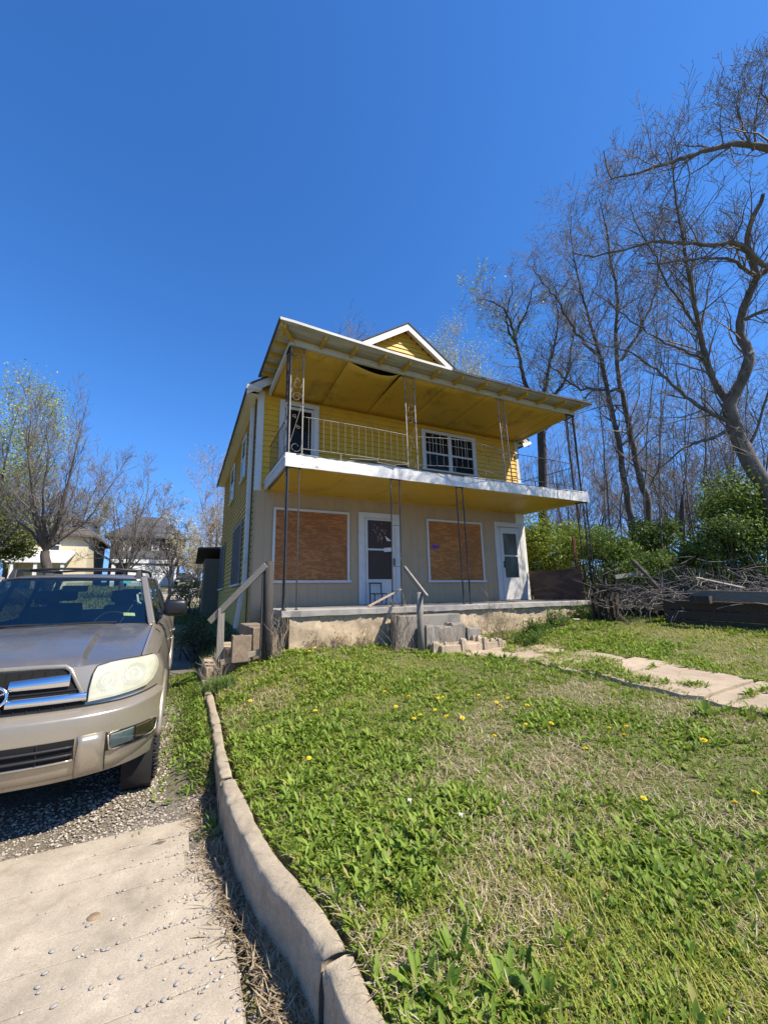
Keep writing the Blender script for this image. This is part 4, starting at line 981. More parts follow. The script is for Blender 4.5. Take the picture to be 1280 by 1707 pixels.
# wheels
def wheel(x, y, s):
    tw = part('wheel', MB().lathe([(.26,-.10),(.30,-.115),(.385,-.115),(.405,-.09),(.41,-.06),(.41,.06),(.405,.09),(.385,.115),(.30,.115),(.26,.10)], 40, 'x', (0,0,0)), M['rubber'], car, True)
    tw.location = (x, y, WZ-.002)
    rim = MB().lathe([(.26,.10*s),(.255,.075*s),(.24,.06*s),(.06,.05*s),(.0,.055*s)], 30, 'x'); part('rim', rim, M['reflector'], tw, True)
    for k in range(6):
        t = k*math.pi/3; part('spoke', MB().bar((.075*s,.05*math.cos(t),.05*math.sin(t)),(.085*s,.245*math.cos(t),.245*math.sin(t)),.05,.022,(1,0,0)), M['reflector'], tw, bevel=.005)
    for k in range(3): part('tread_groove', MB().lathe([(.4115,-.052+k*.052-.005),(.4115,-.052+k*.052+.005)], 40, 'x'), M['black'], tw)
    mb = MB()
    for k in range(44):
        t = 2*math.pi*k/44
        for sgn in (-1,1): mb.bar((sgn*.082,.408*math.cos(t),.408*math.sin(t)),(sgn*.116,.402*math.cos(t+.03),.402*math.sin(t+.03)),.03,.012,(0,math.cos(t),math.sin(t)))
    stuff(part('tread_block', mb, M['rubber'], tw))
    return tw
for s in (-1,1):
    for wy in (WY1, WY2):
        wheel(s*.895, wy, s)
        arc = [(s*1.0, wy+(WR+.07)*math.cos(t), WZ+(WR+.07)*math.sin(t)) for t in np.linspace(-.12, math.pi-.12, 30)]
        arc = [(s*float(min(1.006, 1.006 if p[1] > .66 else .945*(max(0,1-(1-max(p[1],.02)/.62)**2))**(1/3)+.068)), p[1], p[2]) for p in arc]
        part('wheel_arch', MB().tube(arc, .026, 7), M['paint'], car, True)
        part('wheel_well', MB().lathe([(WR+.09,-.22),(WR+.09,.0),(.02,-.22)], 24, 'x', (s*.98 if s > 0 else s*.98+.22,wy,WZ)), M['dark'], car, True)
part('underbody', MB().box(-.70,.70,.35,4.7,.42,.60), M['dark'], car)
part('skid_plate', MB().hexa([fs(-.5,.40,-.1),fs(.5,.40,-.1),(.45,.75,.36),(-.45,.75,.36),fs(-.5,.43,-.1),fs(.5,.43,-.1),(.45,.75,.40),(-.45,.75,.40)]), M['trim'], car)
# greenhouse
WB = [(.0,1.40,1.325),(.3,1.42,1.322),(.55,1.46,1.313),(.80,1.55,1.30)]; WT = [(.0,2.06,1.795),(.3,2.07,1.792),(.5,2.10,1.785),(.655,2.15,1.772)]
def side_pts(y):     # half-width at sill and roof edge for the cabin
    return .90, float(np.interp(y, [2.1,4.4,4.75], [.665,.665,.62]))
for s in (-1,1):
    mb = MB(); rows = []
    for y in np.linspace(1.3,4.85,26): rows.append([(s*(CARW-.045),y,1.135),(s*.95,y,1.19),(s*.925,y,1.24),(s*.885,y,1.275)])
    part('shoulder', mb.grid(rows), M['paint'], car, True)
    # pillars
    def pil(a, b_, wd, th, mat, nm): part(nm, MB().bar(a, b_, wd, th, (s,0,.3)), mat, car, bevel=.012)
    pil((s*.84,1.50,1.29),(s*.675,2.20,1.785),.075,.065,M['paint'],'front_pillar')
    pil((s*.875,2.75,1.27),(s*.69,2.72,1.80),.10,.03,M['trim'],'middle_pillar')
    pil((s*.88,3.75,1.27),(s*.69,3.70,1.80),.12,.03,M['trim'],'middle_pillar')
    pil((s*.86,4.80,1.27),(s*.66,4.55,1.80),.22,.04,M['paint'],'rear_pillar')
    for ya, yb, yat, ybt in ((1.72,2.70,2.2,2.67),(2.80,3.69,2.77,3.64),(3.81,4.70,3.76,4.45)):
        part('side_window', MB().add([(s*.872,ya,1.28),(s*.872,yb,1.28),(s*.70,ybt,1.77),(s*.70,yat,1.77)], [(0,1,2,3)]), M['side_glass'], car)
    for yy in (1.72,2.74,3.76): part('door_gap', MB().tube([(s*1.013,yy,.52),(s*1.013,yy,1.0),(s*.975,yy,1.13),(s*.93,yy,1.245)], .004, 4), M['trim'], car)
    for yy in (2.55,3.55): part('door_handle', MB().tube([(s*1.01,yy-.11,1.03),(s*1.035,yy-.08,1.035),(s*1.035,yy+.08,1.035),(s*1.01,yy+.11,1.03)], .012, 6), M['paint'], car, True)
    part('rocker', MB().box(min(s*.93,s*1.0),max(s*.93,s*1.0),1.42,3.35,.36,.44), M['trim'], car, bevel=.02)
    # mirror
    mr = part('door_mirror', MB().box(-.115,.115,-.085,.06,-.095,.10), M['mirror_shell'], car, True, bevel=.045)
    mr.location = (s*1.05,1.80,1.45); mr.scale = (1.05,1.0,.95)
    part('mirror_glass', MB().box(-.095,.095,.0605,.063,-.075,.08), M['chrome'], mr)
    part('mirror_arm', MB().bar((-s*.16,.0,-.06),(-s*.05,0,-.03),.09,.05), M['mirror_shell'], mr, bevel=.012)
def strip(rows): return MB().grid(rows)
full = lambda L: [(-x,y,z) for x,y,z in reversed(L[1:])]+list(L)
rows = []
for t in np.linspace(0,1,9):
    row = []
    for (a, b_) in zip(full(WB), full(WT)):
        p = Vector(a).lerp(Vector(b_), t); p.y -= .05*math.sin(math.pi*t)*(1-(p.x/.85)**2)*.6; p.z += .018*math.sin(math.pi*t); row.append(p)
    rows.append(row)
ws = part('windscreen', strip(rows), M['ws'], car, True)
part('windscreen_seal', MB().tube([Vector(p) for p in full(WB)]+[Vector(p) for p in reversed(full(WT))]+[Vector(full(WB)[0])], .013, 6), M['trim'], ws, True)
part('sticker', MB().add([(.475,2.033,1.735),(.555,2.045,1.728),(.550,2.075,1.757),(.472,2.06,1.765)], [(0,1,2,3)]), M['sticker_c'], ws, label='cyan sticker high on the windscreen')
part('sticker', MB().add([(.56,1.575,1.395),(.665,1.60,1.385),(.655,1.632,1.415),(.552,1.607,1.425)], [(0,1,2,3)]), M['sticker_y'], ws, label='yellow green sticker low on the windscreen')
for xa, xb in ((-.55,.02),(.0,.52)): part('wiper', MB().tube([(xa,1.42,1.338),((xa+xb)/2,1.425,1.345),(xb,1.44,1.343)], .009, 5), M['trim'], ws)
rows = []
for y, w_, z in ((2.06,0,0),(2.16,0,.022),(2.35,0,.040),(2.8,0,.055),(3.6,0,.05),(4.3,0,.03),(4.62,0,.0)):
    row = []
    for u in np.linspace(-1,1,21):
        x = u*.70; yy = y+(.09*u*u if y < 2.2 else -.05*u*u if y > 4.5 else 0); row.append((x, yy, 1.795+z-.024*u*u-(.03 if abs(u) > .99 else 0)))
    rows.append(row)
part('roof', strip(rows), M['paint_sky_grey'], car, True, solid=.02)
for s in (-1,1):
    rl = part('roof_rail', MB().tube([(s*.60,2.3,1.838),(s*.60,2.40,1.885),(s*.60,2.6,1.893),(s*.60,4.1,1.893),(s*.60,4.25,1.875),(s*.60,4.35,1.825)], .019, 8), M['trim'], car, True)
    part('rail_foot', MB().hexa([(s*.60-.035,2.22,1.80),(s*.60+.035,2.22,1.80),(s*.60+.035,2.50,1.81),(s*.60-.035,2.50,1.81),(s*.60-.02,2.29,1.895),(s*.60+.02,2.29,1.895),(s*.60+.02,2.45,1.905),(s*.60-.02,2.45,1.905)]), M['trim'], rl, bevel=.008)
for y in (2.75,3.85): part('roof_crossbar', MB().tube([(-.6,y,1.893),(-.3,y,1.915),(.3,y,1.915),(.6,y,1.893)], .015, 8), M['trim'], car, True)
rw = part('rear_window', MB().add([(-.74,4.92,1.30),(.74,4.92,1.30),(.60,4.62,1.74),(-.60,4.62,1.74)], [(0,1,2,3)]), M['ws'], car)
part('tailgate', MB().box(-.86,.86,4.86,4.95,1.10,1.295), M['paint'], car, bevel=.02)
# interior
part('cabin_floor', MB().box(-.86,.86,1.6,4.8,.75,.80), M['interior'], car)
part('door_trim', MB().box(-.875,-.85,1.7,4.8,.8,1.26), M['interior'], car); part('door_trim', MB().box(.85,.875,1.7,4.8,.8,1.26), M['interior'], car)
part('dashboard', MB().grid([[(x, y-.1*(1-(x/.8)**2)*(1 if y < 1.7 else 0), z-.03*(x/.8)**2) for x in np.linspace(-.8,.8,15)] for y, z in ((1.56,1.285),(1.72,1.30),(1.95,1.295),(2.02,1.25),(2.05,1.0))]), M['dash'], car, True)
sw = part('steering_wheel', MB().tube([(.38+.19*math.cos(t), 2.17+.07*math.sin(t), 1.22+.175*math.sin(t)) for t in np.linspace(0, 2*math.pi, 29)], .016, 7, False), M['black'], car, True)
part('wheel_hub', MB().bar((.24,2.16,1.22),(.52,2.16,1.22),.05,.05), M['black'], sw, bevel=.01)
for s in (-1,1):
    for y in (2.62,3.55):
        st_ = part('seat', MB().hexa([(s*.40-.25,y-.35,.8),(s*.40+.25,y-.35,.8),(s*.40+.25,y+.1,.8),(s*.40-.25,y+.1,.8),(s*.40-.24,y-.38,1.0),(s*.40+.24,y-.38,1.0),(s*.40+.24,y+.1,.98),(s*.40-.24,y+.1,.98)]), M['interior'], car, bevel=.03)
        part('seat_back', MB().hexa([(s*.40-.24,y,.98),(s*.40+.24,y,.98),(s*.40+.24,y+.13,.98),(s*.40-.24,y+.13,.98),(s*.40-.20,y+.16,1.45),(s*.40+.20,y+.16,1.45),(s*.40+.20,y+.26,1.45),(s*.40-.20,y+.26,1.45)]), M['interior'], st_, bevel=.03)
        part('headrest', MB().box(s*.40-.13,s*.40+.13,y+.17,y+.26,1.48,1.64), M['interior'], st_, bevel=.035)
part('rear_view_mirror', MB().box(-.12,.12,2.14,2.17,1.64,1.71), M['black'], car, bevel=.015)
part('grab_handle', MB().tube([(.66,2.0,1.62),(.63,2.02,1.60),(.655,1.9,1.52),(.69,1.88,1.50)], .012, 6), M['paper'], car)
part('headliner', MB().box(-.64,.64,2.2,4.5,1.765,1.775), M['dash'], car)

# ================================================================= lawn growth
class SinNoise:
    def __init__(s, seed, n=7, f0=.8, f1=5.0):
        r = np.random.default_rng(seed); s.k = r.normal(size=(n,2)); s.k /= np.linalg.norm(s.k, axis=1)[:,None]
        s.k *= np.geomspace(f0, f1, n)[:,None]; s.p = r.uniform(0, 6.28, n); s.a = np.geomspace(1, .45, n); s.a /= np.sqrt((s.a**2).sum()/2)
    def __call__(s, x, y): return (s.a*np.sin(x[...,None]*s.k[:,0]+y[...,None]*s.k[:,1]+s.p)).sum(-1)
n_straw, n_green, n_weed = SinNoise(3,8,1.1,9), SinNoise(5,8,.9,7), SinNoise(9,9,1.6,11)
def on_lawn(x, y, edge=.085):
    ok = (x > kerb_x(y)+edge) & (y > .2) & (y < 12)
    ok &= ~((x > 1.5) & (x < 9.5) & (y > 6.97)); ok &= ~((x > .4) & (y > 8.6) & (x < 9.6)); ok &= ~((x > .38) & (x < 1.6) & (y > 7.15))
    ok &= ~((x > 3.5) & (x < 5.0) & (y > 6.34)); ok &= ~((x > 3.93) & (x < 5.37) & (y > 5.93))
    wl = np.interp(y, [-.3,4.1,4.95,5.62,6.4], [4.97,4.97,4.75,4.45,4.3]); wr = np.interp(y, [-.3,4.1,4.95,5.62,6.4], [6.2,6.2,5.95,5.65,5.5])
    w_ = .05*np.sin(y*7)+.04*np.sin(y*17+2); over = (n_weed(x*1.1+4,y*1.1) > np.interp(y, [3.4,4.3,5.6], [1.7,.55,.1]))
    return ok & ~((x > wl+.05+w_) & (x < wr-.03+w_*1.3) & (y < 6.4) & (np.abs(np.mod(y*.83, 1)-.5) < .485) & ~over)
def polar(n, r0, r1, power, t0=-34, t1=100):
    """points spread in front of the viewer, thinning with distance"""
    u = RNG.random(n); e = 2-power
    r = (r0**e+u*(r1**e-r0**e))**(1/e); t = np.radians(RNG.uniform(t0, t1, n)); return r*np.sin(t), r*np.cos(t), r
def blades(x, y, z, az, tilt, ln, wd, curl, col, wide=False):
    n = len(x); d = np.stack([np.cos(az), np.sin(az), np.zeros(n)], -1); s = np.stack([-np.sin(az), np.cos(az), np.zeros(n)], -1)*(wd/2)[:,None]
    P = np.stack([x, y, z], -1); up = np.array([0,0,1.])
    def along(f):
        a = tilt+curl*f; return d*np.sin(a)[:,None]+up*np.cos(a)[:,None]
    seg1 = P+along(.25)*(ln*.5)[:,None]; seg2 = seg1+along(.8)*(ln*.5)[:,None]
    if not wide:
        V = np.stack([P-s*.8, P+s*.8, seg1-s, seg1+s, seg2], 1); T = np.array([[0,1,3],[0,3,2],[2,3,4]]); k = 5
    else:
        q1 = P+along(.1)*(ln*.33)[:,None]; q2 = q1+along(.5)*(ln*.36)[:,None]; q3 = q2+along(1.)*(ln*.31)[:,None]
        lift = np.array([0,0,1.])*(wd*.16)[:,None]
        V = np.stack([P, q1-s*.8+lift, q1, q1+s*.8+lift, q2-s+lift, q2, q2+s+lift, q3], 1)
        T = np.array([[0,2,1],[0,3,2],[1,2,5],[1,5,4],[2,3,6],[2,6,5],[4,5,7],[5,6,7]]); k = 8
    F = (np.arange(n)[:,None,None]*k+T[None]).reshape(-1,3)
    C = np.repeat(col, k, 0).reshape(n, k, 3).copy(); C[:,0] *= .8; C[:,-1] = C[:,-1]*1.06
    return V.reshape(-1,3), F, C.reshape(-1,3)
def lerp(a, b_, t): return np.array(a)[None]*(1-t[:,None])+np.array(b_)[None]*t[:,None]
def gz(x, y): return ground_z(x, y)+np.where((x > 4.25) & (x < 6.25) & (y < 6.35) & (x > np.interp(y, [4.1,5.6,6.4], [4.97,4.5,4.3])) & (x < np.interp(y, [4.1,5.6,6.4], [6.2,5.65,5.5])), .034, 0)
def straw_at(x, y):
    b_ = -.12+.62*np.clip((x-1.0)/1.5, 0, 1)*np.clip((4.2-y)/2.0, 0, 1)+.6*np.exp(-((x-kerb_x(y)-.17)/.07)**2)
    b_ -= .5*np.clip((y-4)/2, 0, 1)
    return n_straw(x*1.5, y*1.5)*.6+b_
# fine grass
x, y, r = polar(330000, .9, 15, 1.45); k = on_lawn(x, y); x, y, r = x[k], y[k], r[k]
st = straw_at(x, y); g = n_green(x, y); keep = RNG.random(len(x)) < np.clip(.95-.42*np.clip(st, 0, 1), .2, 1); x, y, r, g, st = x[keep], y[keep], r[keep], g[keep], st[keep]
n = len(x); t = np.clip(.45+.28*g+RNG.normal(0,.22,n), 0, 1); col = lerp((.17,.26,.025), (.46,.46,.085), t)
dry = RNG.random(n) < .10+.22*np.clip(st, 0, 1); col[dry] = lerp((.34,.28,.13), (.50,.41,.24), RNG.random(dry.sum()))
ln = RNG.uniform(.028,.075,n)*(1+.25*np.clip(g, -1, 1)); wd = .0035*(1+r*.16)
V, F, C = blades(x, y, gz(x,y)-.004, RNG.uniform(0,6.28,n), RNG.uniform(.1,.85,n), ln, wd, RNG.uniform(.2,1.1,n), col)
stuff(link('lawn_grass', bulk('lawn_grass', V, F, M['grass'], C)))
# dead straw lying in patches
x, y, r = polar(150000, .9, 9, 1.4); k = on_lawn(x, y, .09); x, y, r = x[k], y[k], r[k]
st = straw_at(x, y); keep = RNG.random(len(x)) < np.clip(.05+.85*st, .03, 1); x, y, r = x[keep], y[keep], r[keep]; n = len(x)
col = lerp((.38,.29,.16), (.74,.64,.46), RNG.random(n))
V, F, C = blades(x, y, gz(x,y)+RNG.uniform(.0,.02,n), RNG.uniform(0,6.28,n), RNG.uniform(.9,1.65,n), RNG.uniform(.035,.10,n), .0036*(1+r*.13), RNG.uniform(-.3,.5,n), col)
stuff(link('dead_grass', bulk('dead_grass', V, F, M['grass'], C)))
# broad-leaved lawn weeds in rosettes
x, y, r = polar(64000, .9, 13, 1.2); k = on_lawn(x, y, .10); x, y, r = x[k], y[k], r[k]
wn = .75*n_weed(x, y)+.55-.42*np.clip(straw_at(x, y), 0, 1.2)+.25*np.clip((y-2.5)/3, 0, 1); keep = RNG.random(len(x)) < np.clip(.36+.42*wn, .12, 1); x, y, r, wn = x[keep], y[keep], r[keep], wn[keep]
m_ = len(x); nl = RNG.integers(5, 9, m_); ii = np.repeat(np.arange(m_), nl); n = len(ii)
big = np.clip(.72+.22*wn+RNG.normal(0,.16,m_), .4, 1.35)
az = RNG.uniform(0,6.28,n); px_ = x[ii]+.012*np.cos(az); py_ = y[ii]+.012*np.sin(az)
hue = RNG.random(m_)[ii]; col = lerp((.12,.21,.02), (.34,.43,.06), np.clip(.55*hue+.5*RNG.random(n)-.1, 0, 1)); old = RNG.random(n) < .05; col[old] = (.36,.33,.10)
V, F, C = blades(px_, py_, gz(px_,py_)-.003, az, RNG.uniform(.35,1.25,n), RNG.uniform(.04,.095,n)*big[ii], RNG.uniform(.010,.019,n)*big[ii]*(1+r[ii]*.05), RNG.uniform(.0,.9,n), col, True)
stuff(link('broadleaf_weeds', bulk('broadleaf_weeds', V, F, M['grass'], C)))
def ray_lawn(px, py):
    rr = C_R*((px-640)/F_PX)+C_U*(-(py-853.5)/F_PX)+C_F
    for s in np.linspace(1, 14, 2600):
        p = CAM+rr*float(s)
        if p.z < float(ground_z(p.x, p.y)): return p
    return p
# larger plants that can be told apart
def rosette(name, px, py, nleaf, ln, wd, tilt, cols, label, cat='weed', group=None, loc=None):
    p = loc or ray_lawn(px, py); n = nleaf; az = np.linspace(0,6.28,n,endpoint=False)+RNG.normal(0,.25,n)
    x = p.x+.02*np.cos(az); y = p.y+.02*np.sin(az); L = ln*RNG.uniform(.6,1.1,n)
    V, F, C = blades(x, y, np.full(n, p.z-.01), az, RNG.uniform(tilt[0],tilt[1],n), L, wd*RNG.uniform(.7,1.15,n), RNG.uniform(.2,1.0,n), lerp(cols[0], cols[1], RNG.random(n)), True)
    t = thing(name, p, label, cat, group); o = link('leaves', bulk('leaves', V, F, M['grass'], C), t); o.location = -Vector(p)
    st_ = MB().tube([(p.x,p.y,p.z-.02),(p.x+.003,p.y,p.z+.015),(p.x,p.y,p.z+.03)], [.010,.009,.004], 6); part('root_crown', st_, M['twig_pale'], t)
    return t
G1 = ((.085,.17,.016),(.25,.35,.045))
for px, py, nl, ln, lab in ((700,1650,20,.16,'broad-leaved weed nearest the kerb joint'),(760,1600,18,.14,'leafy weed just behind the weed by the kerb joint'),(850,1665,22,.16,'widest leafy weed at the bottom of the lawn'),(905,1690,16,.14,'leafy weed at the very bottom, right of the widest one'),(690,1500,16,.12,'leafy weed level with the kerb bend, left side of lawn'),(790,1545,14,.12,'leafy weed between the bottom clump and the straw patch'),(955,1455,20,.13,'full dark green weed in the middle of the straw patch'),(1130,1470,16,.12,'green weed right of the middle straw patch'),(930,1580,12,.12,'small leafy weed at the lower edge of the straw patch'),(655,1480,14,.12,'leafy weed closest to the kerb above the joint'),(1255,1480,14,.13,'leafy weed at the right edge of the near lawn'),(1000,1520,12,.11,'low leafy weed below the middle straw patch'),(815,1360,16,.11,'leafy weed below the lone dandelions in mid lawn'),(705,1355,14,.11,'leafy weed beside the white scrap in mid lawn'),(870,1630,14,.15,'leafy weed standing inside the bottom clump'),(735,1675,14,.15,'bright leafy weed left of the bottom clump')):
    rosette('dock_plant', px, py, nl+4, ln*.8, .023, (.1,1.15), G1, lab, 'weed', 'large weeds in the near lawn')
rosette('kerb_weed', 0, 0, 26, .15, .022, (.2,1.2), G1, 'spiky green weed tuft growing at the foot of the kerb', loc=Vector((.33,3.42,.0)))
rosette('path_weed', 1180, 1195, 10, .20, .05, (.1,.8), G1, 'upright leafy weed at the edge of the front walk')
# dandelions
M['dandelion'] = plain('dandelion_yellow', (.82,.62,.02), .6, 0, .15, 30, 0)
M['stem'] = plain('flower_stem', (.12,.18,.04), .6, 0, .2, 10, 0)
sp = [(640+a/2, 1050+b_/2) for a, b_ in ((40,275),(80,240),(165,238),(182,242),(200,240),(320,235),(175,285),(220,312),(258,315),(125,310),(372,258),(380,268),(390,290),(420,250),(440,228),(475,275),(565,215),(475,335),(550,332),(580,297),(760,357),(825,355),(810,385),(375,385),(678,425),(1072,400),(860,590),(1235,580),(1180,620),(100,318))]
sp += [(260+a/2.91, 1050+b_/2.91) for a, b_ in ((735,115),(742,122),(770,103),(755,175),(1165,400),(1220,352),(768,420),(738,650),(455,370),(1115,325))]
def dande():
    t = thing('dandelion', (0,0,0), 'small yellow dandelion flower open in the front lawn', 'flower', 'dandelions in the front lawn', world=False)
    part('stem', MB().tube([(0,0,-.01),(.004,.002,.04),(.002,.0,.075)], .0028, 5), M['stem'], t)
    mb = MB()
    for ring, (rad, h, k) in enumerate(((.021,.078,16),(.015,.084,12),(.008,.088,8))):
        for i in range(k):
            a = 2*math.pi*(i+ring*.4)/k; b_ = a+2*math.pi/k*.85; mb.add([(0,0,.076),(rad*math.cos(a),rad*math.sin(a),h),(rad*1.08*math.cos((a+b_)/2),rad*1.08*math.sin((a+b_)/2),h-.002),(rad*math.cos(b_),rad*math.sin(b_),h)], [(0,1,2,3)])
    part('flower_head', mb, M['dandelion'], t)
    part('bud_cup', MB().lathe([(.0,.066),(.006,.070),(.007,.078)], 8), M['stem'], t); return t
d0 = dande(); d0['_w'] = 0
for i, (px, py) in enumerate(sp):
    if i == 0: t = d0
    else:
        t = d0.copy(); COL.objects.link(t)
        for ch in d0.children:
            c_ = ch.copy(); COL.objects.link(c_); c_.parent = t
    p = ray_lawn(px, py+3); t.location = p; s = random.uniform(.85,1.2); t.scale = (s,s,s); t.rotation_euler = (random.uniform(-.5,.3),random.uniform(-.3,.3),random.uniform(0,6))
# strip of weeds and grass between gravel and kerb
n = 15000; y = RNG.uniform(3.5,9,n); x = kerb_x(y)-RNG.gamma(1.6,.075,n)*(1+.25*(y-3.5)); k = (n_green(x*2,y*1.2) > -.35+.5*np.clip((4.2-y),0,1)) & (x > -.75); x, y = x[k], y[k]; n = len(x)
V, F, C = blades(x, y, verge_z(x, y)-.012, RNG.uniform(0,6.28,n), RNG.uniform(.1,1.0,n), RNG.uniform(.03,.08,n), np.full(n,.006), RNG.uniform(.2,1,n), lerp((.10,.16,.025), (.30,.27,.09), RNG.random(n)**1.5))
stuff(link('verge_grass', bulk('verge_grass', V, F, M['grass'], C)))
n = 3600; y = RNG.uniform(4.0,8.8,n); x = kerb_x(y)-.03-RNG.gamma(1.5,.07,n)*(1+.25*(y-3.5)); ok = x > -.5; x, y = x[ok], y[ok]; n = len(x)
V, F, C = blades(x, y, verge_z(x, y)-.01, RNG.uniform(0,6.28,n), RNG.uniform(.3,1.2,n), RNG.uniform(.04,.09,n), RNG.uniform(.012,.022,n), RNG.uniform(0,.9,n), lerp(G1[0], G1[1], RNG.random(n)), True)
stuff(link('verge_weeds', bulk('verge_weeds', V, F, M['grass'], C)))
# dry leaf litter between apron and kerb
n = 3300; y = RNG.uniform(1.2,4.4,n); x = kerb_x(y)-.005-np.abs(RNG.normal(0,.065,n))-RNG.random(n)*.02; n = len(x)
V, F, C = blades(x, y, RNG.uniform(-.002,.014,n)+np.where(y > 3.7, verge_z(x, y), 0), RNG.uniform(0,6.28,n), RNG.uniform(1.0,1.6,n), RNG.uniform(.03,.11,n), RNG.uniform(.003,.009,n), RNG.uniform(-.4,.5,n), lerp((.20,.14,.075), (.55,.45,.30), RNG.random(n)))
stuff(link('dry_litter', bulk('dry_litter', V, F, M['grass'], C)))
# shaded rough growth beside the house and drive edge on the left
n = 30000; y = RNG.uniform(8.8,26,n); x = RNG.uniform(-3.5,1.2,n); k = (x > .3+.0*y) | (y > 13); k &= ~((x < .2) & (x > -2.6) & (y < 17)); x, y = x[k], y[k]; n = len(x)
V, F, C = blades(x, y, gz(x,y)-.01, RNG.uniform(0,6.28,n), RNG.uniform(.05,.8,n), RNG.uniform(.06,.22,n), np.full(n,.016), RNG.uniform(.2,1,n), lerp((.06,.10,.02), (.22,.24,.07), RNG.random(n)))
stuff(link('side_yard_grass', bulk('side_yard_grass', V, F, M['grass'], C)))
n = 26000; y = RNG.uniform(14,48,n); x = RNG.uniform(-16,3,n); k = (np.abs(x+.6-(y-20)*.02) > 1.3); x, y = x[k], y[k]; n = len(x)
V, F, C = blades(x, y, gz(x,y)-.01, RNG.uniform(0,6.28,n), RNG.uniform(.05,.8,n), RNG.uniform(.08,.25,n), np.full(n,.05), RNG.uniform(.2,1,n), lerp((.10,.15,.03), (.26,.26,.09), RNG.random(n)))
stuff(link('back_yard_grass', bulk('back_yard_grass', V, F, M['grass'], C)))
# ------------------------------------------------ stones
def stones(n, fx, size, cols, name):
    ico = np.array([(0,0,1),(.9,0,.3),(.28,.85,.3),(-.73,.53,.3),(-.73,-.53,.3),(.28,-.85,.3),(.73,.53,-.3),(-.28,.85,-.3),(-.9,0,-.3),(-.28,-.85,-.3),(.73,-.53,-.3),(0,0,-1)])
    T = np.array([(0,1,2),(0,2,3),(0,3,4),(0,4,5),(0,5,1),(1,6,2),(2,7,3),(3,8,4),(4,9,5),(5,10,1),(2,6,7),(3,7,8),(4,8,9),(5,9,10),(1,10,6),(6,11,7),(7,11,8),(8,11,9),(9,11,10),(10,11,6)])
    P = fx(n); n = len(P); s = size[0]+(size[1]-size[0])*RNG.random(n)**2.2
    sh = np.stack([RNG.uniform(.7,1.4,n), RNG.uniform(.6,1.1,n), RNG.uniform(.4,.75,n)], -1)*s[:,None]
    L = ico[None]*sh[:,None]*RNG.uniform(.82,1.15,(n,12,1)); a = RNG.uniform(0,6.28,n); ca, sa = np.cos(a)[:,None], np.sin(a)[:,None]
    R = np.stack([L[...,0]*ca-L[...,1]*sa, L[...,0]*sa+L[...,1]*ca, L[...,2]], -1)+P[:,None]+np.array([0,0,1])*(s*.25)[:,None,None]
    F = (np.arange(n)[:,None,None]*12+T[None]).reshape(-1,3); col = np.repeat(lerp(cols[0], cols[1], RNG.random(n)), 12, 0)
    return bulk(name, R.reshape(-1,3), F, M['stone_attr'], col)
m, nt, b = _new('gravel_stone'); a_ = N(nt, 'ShaderNodeAttribute', attribute_name='col'); nt.links.new(a_.outputs['Color'], b.inputs['Base Color']); b.inputs['Roughness'].default_value = .85; M['stone_attr'] = m
def gp(n):
    y = RNG.uniform(3.68,7.5,n); x = -RNG.random(n)**1.3*1.6+kerb_x(y)-.10; k = (n_straw(x*1.7,y*1.3) > -.8) | (y < 4.3); x, y = x[k], y[k]; return np.stack([x, y, verge_z(x, y)-.012], -1)
stuff(link('gravel', stones(16000, gp, (.004,.015), ((.19,.155,.12),(.52,.45,.36)), 'gravel')))
def gp2(n):
    y = RNG.uniform(1.2,3.75,n); x = kerb_x(y)-.06-RNG.gamma(1.2,.10,n); jn = RNG.random(n) < .4; jy = np.array(ys[:14]); y = np.where(jn, jy[RNG.integers(0,14,n)]+RNG.normal(0,.006,n), y); x = np.where(jn, kerb_x(y)-.05-RNG.gamma(1.3,.28,n), x); return np.stack([x, y, np.where(x > .34, -.03, -.001)], -1)
stuff(link('loose_gravel', stones(1500, gp2, (.003,.011), ((.20,.17,.14),(.52,.47,.40)), 'loose_gravel')))
M['pebble'] = plain('grey_pebble', (.30,.28,.26), .7, 0, .4, 25, .3)
peb = [(a/2, 1300+b_/2) for a, b_ in ((150,648),(125,695),(130,712),(215,695),(180,758),(303,697),(355,727),(405,660),(372,680),(475,585),(490,625),(470,600),(590,683),(677,710),(695,685),(722,668),(660,795),(545,738),(462,770),(253,563),(173,575),(292,487),(395,545),(345,570),(360,565),(290,590),(530,500),(555,495),(620,465),(672,445),(658,400),(685,318),(712,325),(668,232),(610,625),(640,640),(700,525),(798,770),(740,640),(720,410))]
pm = []
for k in range(5):
    mb = MB(); rr = random.Random(k); mb.lathe([(.0,.45),(.55,.40),(.95,.12),(1,-.05),(.8,-.3),(0,-.35)], 9); mb.v = [(v_[0]*rr.uniform(.85,1.1), v_[1]*rr.uniform(.7,.85), v_[2]*.8) for v_ in mb.v]; pm.append(mb.mesh('pebble', M['pebble'], True))
for px, py in peb:
    rr = C_R*((px-640)/F_PX)+C_U*(-(py-853.5)/F_PX)+C_F; p = CAM-rr*(1.6/rr.z); s = random.uniform(.008,.015)
    o = link('pebble', random.choice(pm), None, (p.x,p.y,.003), (0,0,random.uniform(0,6))); o.scale = (s,s,s)
    tag(o, 'small grey pebble lying on the concrete driveway apron', 'pebble', 'pebbles on the driveway apron')
M['rust'] = plain('rust_spot', (.24,.17,.10), .9, 0, .3, 30, .2)
p = Vector((-.28,3.0,0)); rr = C_R*((156-640)/F_PX)+C_U*(-(1529-853.5)/F_PX)+C_F; p = CAM-rr*(1.6/rr.z)
tag(link('drain_cap', MB().lathe([(.0,.004),(.026,.004),(.030,.0),(.032,-.01)], 18).mesh('drain_cap', M['rust'], True), None, (p.x,p.y,.001)), 'small round brown cap set in the concrete apron', 'cap')
